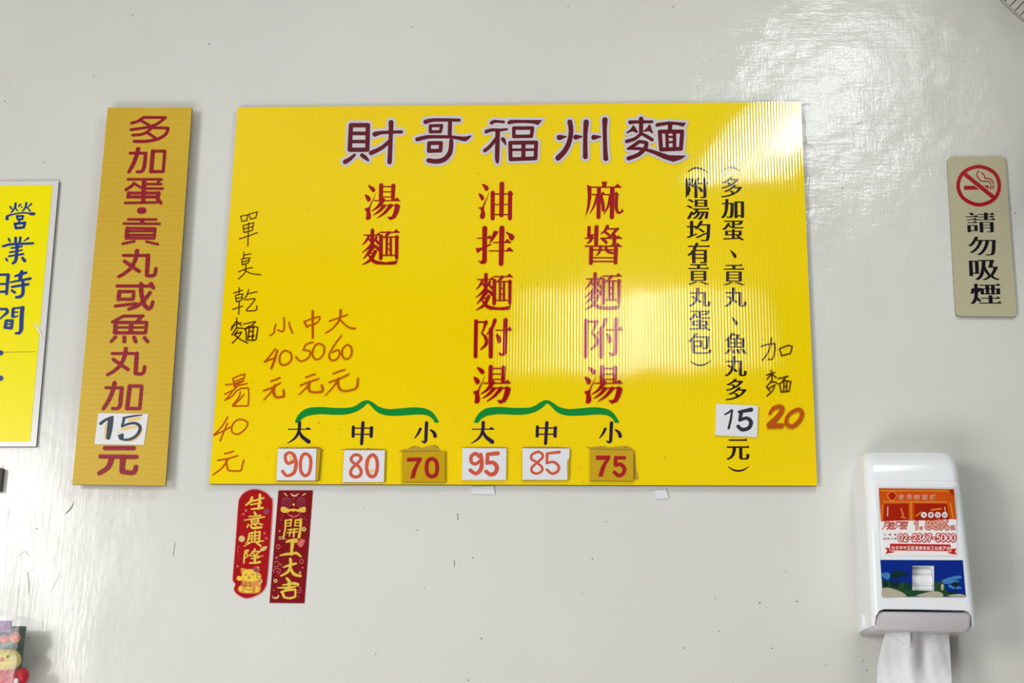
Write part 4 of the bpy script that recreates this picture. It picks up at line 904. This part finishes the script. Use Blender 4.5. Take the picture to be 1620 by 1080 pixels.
ball('toy_body', (tx, -.054, tz-.030), .024, M['toy_red'], toy, (1.1, .8, .9))
hd = ball('toy_head', (tx, -.058, tz), .020, M['toy_yellow'], toy, (1.05, .8, .85))
ball('toy_nose', (tx, -.0745, tz), .003, M['toy_orange'], toy)
for s_ in (-1, 1):
    ball('toy_eye', (tx+s_*.007, -.0725, tz+.004), .0018, M['soil'], toy)
    ball('toy_arm', (tx+s_*.026, -.058, tz-.022), .009, M['toy_red'], toy, (1, 1, 1.3))
ball('toy_hat', (tx-.001, -.058, tz+.020), .013, M['toy_green'], toy, (1.2, .8, .6))
x_, z_ = W(16, 1007, .08); fl_ = ball('paper_flower', (x_, -.062, z_), .008, M['toy_orange'], gift)
x_, z_ = W(1, 1010, .08); ball('paper_flower', (x_, -.066, z_), .006, M['tag_pink'], gift)
# film: slightly crumpled box, pinched at the top
v = []; f = []; NX = 8
def film_pt(x, y, z): return (x+.0015*math.sin(x*310+z*170+y*90), y+.0015*math.sin(z*260+x*120), z+.001*math.sin(y*240+x*200))
def grid(a, b, c, n=8):
    s0 = len(v)
    for i in range(n+1):
        for j in range(n+1):
            p = Vector(a)+(Vector(b)-Vector(a))*i/n+(Vector(c)-Vector(a))*j/n; v.append(film_pt(*p))
    for i in range(n):
        for j in range(n): q_ = s0+i*(n+1)+j; f.append((q_, q_+1, q_+n+2, q_+n+1))
gx2 = gx1+.004
grid((gx0, -gf, gz0), (gx2, -gf, gz0), (gx0, -gf, gz1)); grid((gx2, -gf, gz0), (gx2, -gb, gz0), (gx2, -gf, gz1))
grid((gx0, -gf, gz1), (gx2, -gf, gz1), (gx0, -gb, gz1)); grid((gx0, -gf, gz0), (gx0, -gb, gz0), (gx0, -gf, gz1))
mesh_obj('clear_film', v, f, M['film'], gift, smooth=True)
box('white_tie', gx1-.003, gx1+.002, -.07, -.064, gz0+.02, gz0+.045, M['paper'], gift)
# dark frame that pokes into the picture at the left
x_, z_ = W(3.5, 740, .012); _, z2 = W(3.5, 776, .012)
o = box('picture_frame', x_-.2, x_, -.012, -.001, z2, z_, M['soil']); tag(o, 'dark frame corner poking in at the left under the opening hours poster', 'picture frame')

# ------------------------------------------------------------------ wall fan, only the rim of its guard in view
fx, fz = W(1604+198, 19-172, .30)
ex, ez = W(1604, 19, .30); FR = math.hypot(fx-ex, fz-ez)
fan = thing('wall_fan', 'wire guard of a wall fan reaching in at the top right corner', 'fan', (fx, -.30, fz))
def tube(path, r, closed=False, n=6):
    v = []; f = []; m = len(path)
    for i, p in enumerate(path):
        a = Vector(path[i-1] if (i or closed) else path[0]); b = Vector(path[(i+1) % m] if (closed or i < m-1) else path[-1]); t = (b-a).normalized()
        u = t.cross(Vector((0, 1, 0)) if abs(t.y) < .9 else Vector((1, 0, 0))).normalized(); w = t.cross(u)
        for k in range(n): q_ = Vector(p)+u*r*math.cos(2*math.pi*k/n)+w*r*math.sin(2*math.pi*k/n); v.append(tuple(q_))
    for i in range(m if closed else m-1):
        for k in range(n): f.append((i*n+k, i*n+(k+1) % n, ((i+1) % m)*n+(k+1) % n, ((i+1) % m)*n+k))
    return v, f
rim = [(fx+FR*math.cos(2*math.pi*i/96), -.30, fz+FR*math.sin(2*math.pi*i/96)) for i in range(96)]
vv, ff = tube(rim, .0024, True); mesh_obj('guard_rim', vv, ff, M['fan_grey'], fan, smooth=True)
for rr, yy in ((.86, .332), (.45, .358)):
    vv, ff = tube([(fx+FR*rr*math.cos(2*math.pi*i/72), -yy, fz+FR*rr*math.sin(2*math.pi*i/72)) for i in range(72)], .001, True); mesh_obj('guard_ring', vv, ff, M['wire'], fan, smooth=True)
NW = int(2*math.pi*FR/.0098)
def wirepath(sgn, dep0):
    return [(fx+FR*(1-.82*t), -(.30+sgn*dep0*math.sin(t*math.pi/2)**.8), fz) for t in [i/10 for i in range(11)]]
vv, ff = tube(wirepath(1, .06), .0008, n=5); w0_ = mesh_obj('guard_wire', vv, ff, M['wire'], fan, smooth=True)
ang0 = math.atan2(ez-fz, ex-fx)
for i in range(NW):
    for src, off in ((w0_, 0),):
        o = src if i == 0 else src.copy()
        if i: C.objects.link(o); o.parent = fan
        o.rotation_euler = (0, -(ang0+2*math.pi*(i+off)/NW), 0)
def cyl(name, c, r, y0, y1, mat, parent, n=32):
    v = [(c[0]+r*math.cos(2*math.pi*i/n), y, c[1]+r*math.sin(2*math.pi*i/n)) for y in (y0, y1) for i in range(n)]
    return mesh_obj(name, v, [(i, (i+1) % n, n+(i+1) % n, n+i) for i in range(n)]+[tuple(range(n)), tuple(range(2*n-1, n-1, -1))], mat, parent, auto=True)
cyl('hub_badge', (fx, fz), FR*.19, -.365, -.352, M['fan_grey'], fan); cyl('motor', (fx, fz), .05, -.23, -.08, M['fan_grey'], fan)
box('wall_bracket', fx-.03, fx+.03, -.09, 0, fz-.08, fz+.05, M['fan_grey'], fan)
cyl('blade_hub', (fx, fz), .028, -.33, -.29, M['fan_grey'], fan)
for kx in range(3):
    a0 = 2*math.pi*kx/3; v = []; f = []
    for i in range(7):
        rr = .025+(FR*.86-.025)*i/6
        for j in range(6):
            aa = a0+(j/5-.5)*(.5+.7*math.sin(math.pi*min(1, i/6*.8+.15))); v.append((fx+rr*math.cos(aa), -.31+.03*(j/5-.5), fz+rr*math.sin(aa)))
    for i in range(6):
        for j in range(5): q_ = i*6+j; f.append((q_, q_+1, q_+7, q_+6))
    mesh_obj('blade', v, f, M['abs'], fan, smooth=True)

# ------------------------------------------------------------------ scuffs and specks on the wall
M['scuff'] = plain('grey_scuff', rgb(138, 134, 124), .5, .3); M['scuff_pale'] = plain('pale_scuff', rgb(206, 204, 196), .5, .3)
ik = Ink(.0001)
for x, y in [(145, 47), (308, 112), (885, 87), (478, 197), (843, 200), (332, 290), (812, 308), (505, 443), (1432, 237), (1218, 320), (1354, 334), (1230, 421), (1390, 473), (182, 489), (465, 570), (1555, 523), (1122, 472), (1467, 330)]:
    ik.draw(500, 780, .5185, 'd %f,%f,%f' % (x, y, random.uniform(3.2, 5.5)))
for x, y in [(899, 10), (1065, 11), (8, 160), (70, 257), (331, 70), (652, 43), (148, 121), (1376, 172), (1333, 298), (1365, 1045), (1371, 1060), (46, 1008), (58, 836), (1606, 337), (210, 24)]:
    ik.draw(0, 0, 1, 'd %f,%f,%f' % (x, y, random.uniform(1.6, 2.6)))
ik.draw(500, 780, .5185, 'l 432,62,3 433,80; l 422,205,2.5 422,222'); ik.draw(0, 0, 1, 's 104,812,1.5 112,804,2.5 117,794,1; l 277,858,1 274,878; s 1268,167,.5 1276,164,.7 1282,166,.5; l 1281,276,.7 1279,300; s 1271,182,.6 1274,200,.8 1273,214,.6 1277,226,.6')
ik.build('scuff_marks', M['scuff'], wall, stuff=True)
ik = Ink(.00008); ik.draw(0, 0, 1, 's 30,880,1.2 38,872,1.5 46,878,1.2; s 44,905,2 46,925,3 45,940,1; s 95,905,1 88,922,1 80,935,.6; s 1270,225,3 1285,232,2 1290,240,1; l 1276,330,2 1320,326,1; l 1278,352,2 1306,356,1')
ik.build('scuff_marks', M['scuff_pale'], wall, stuff=True)
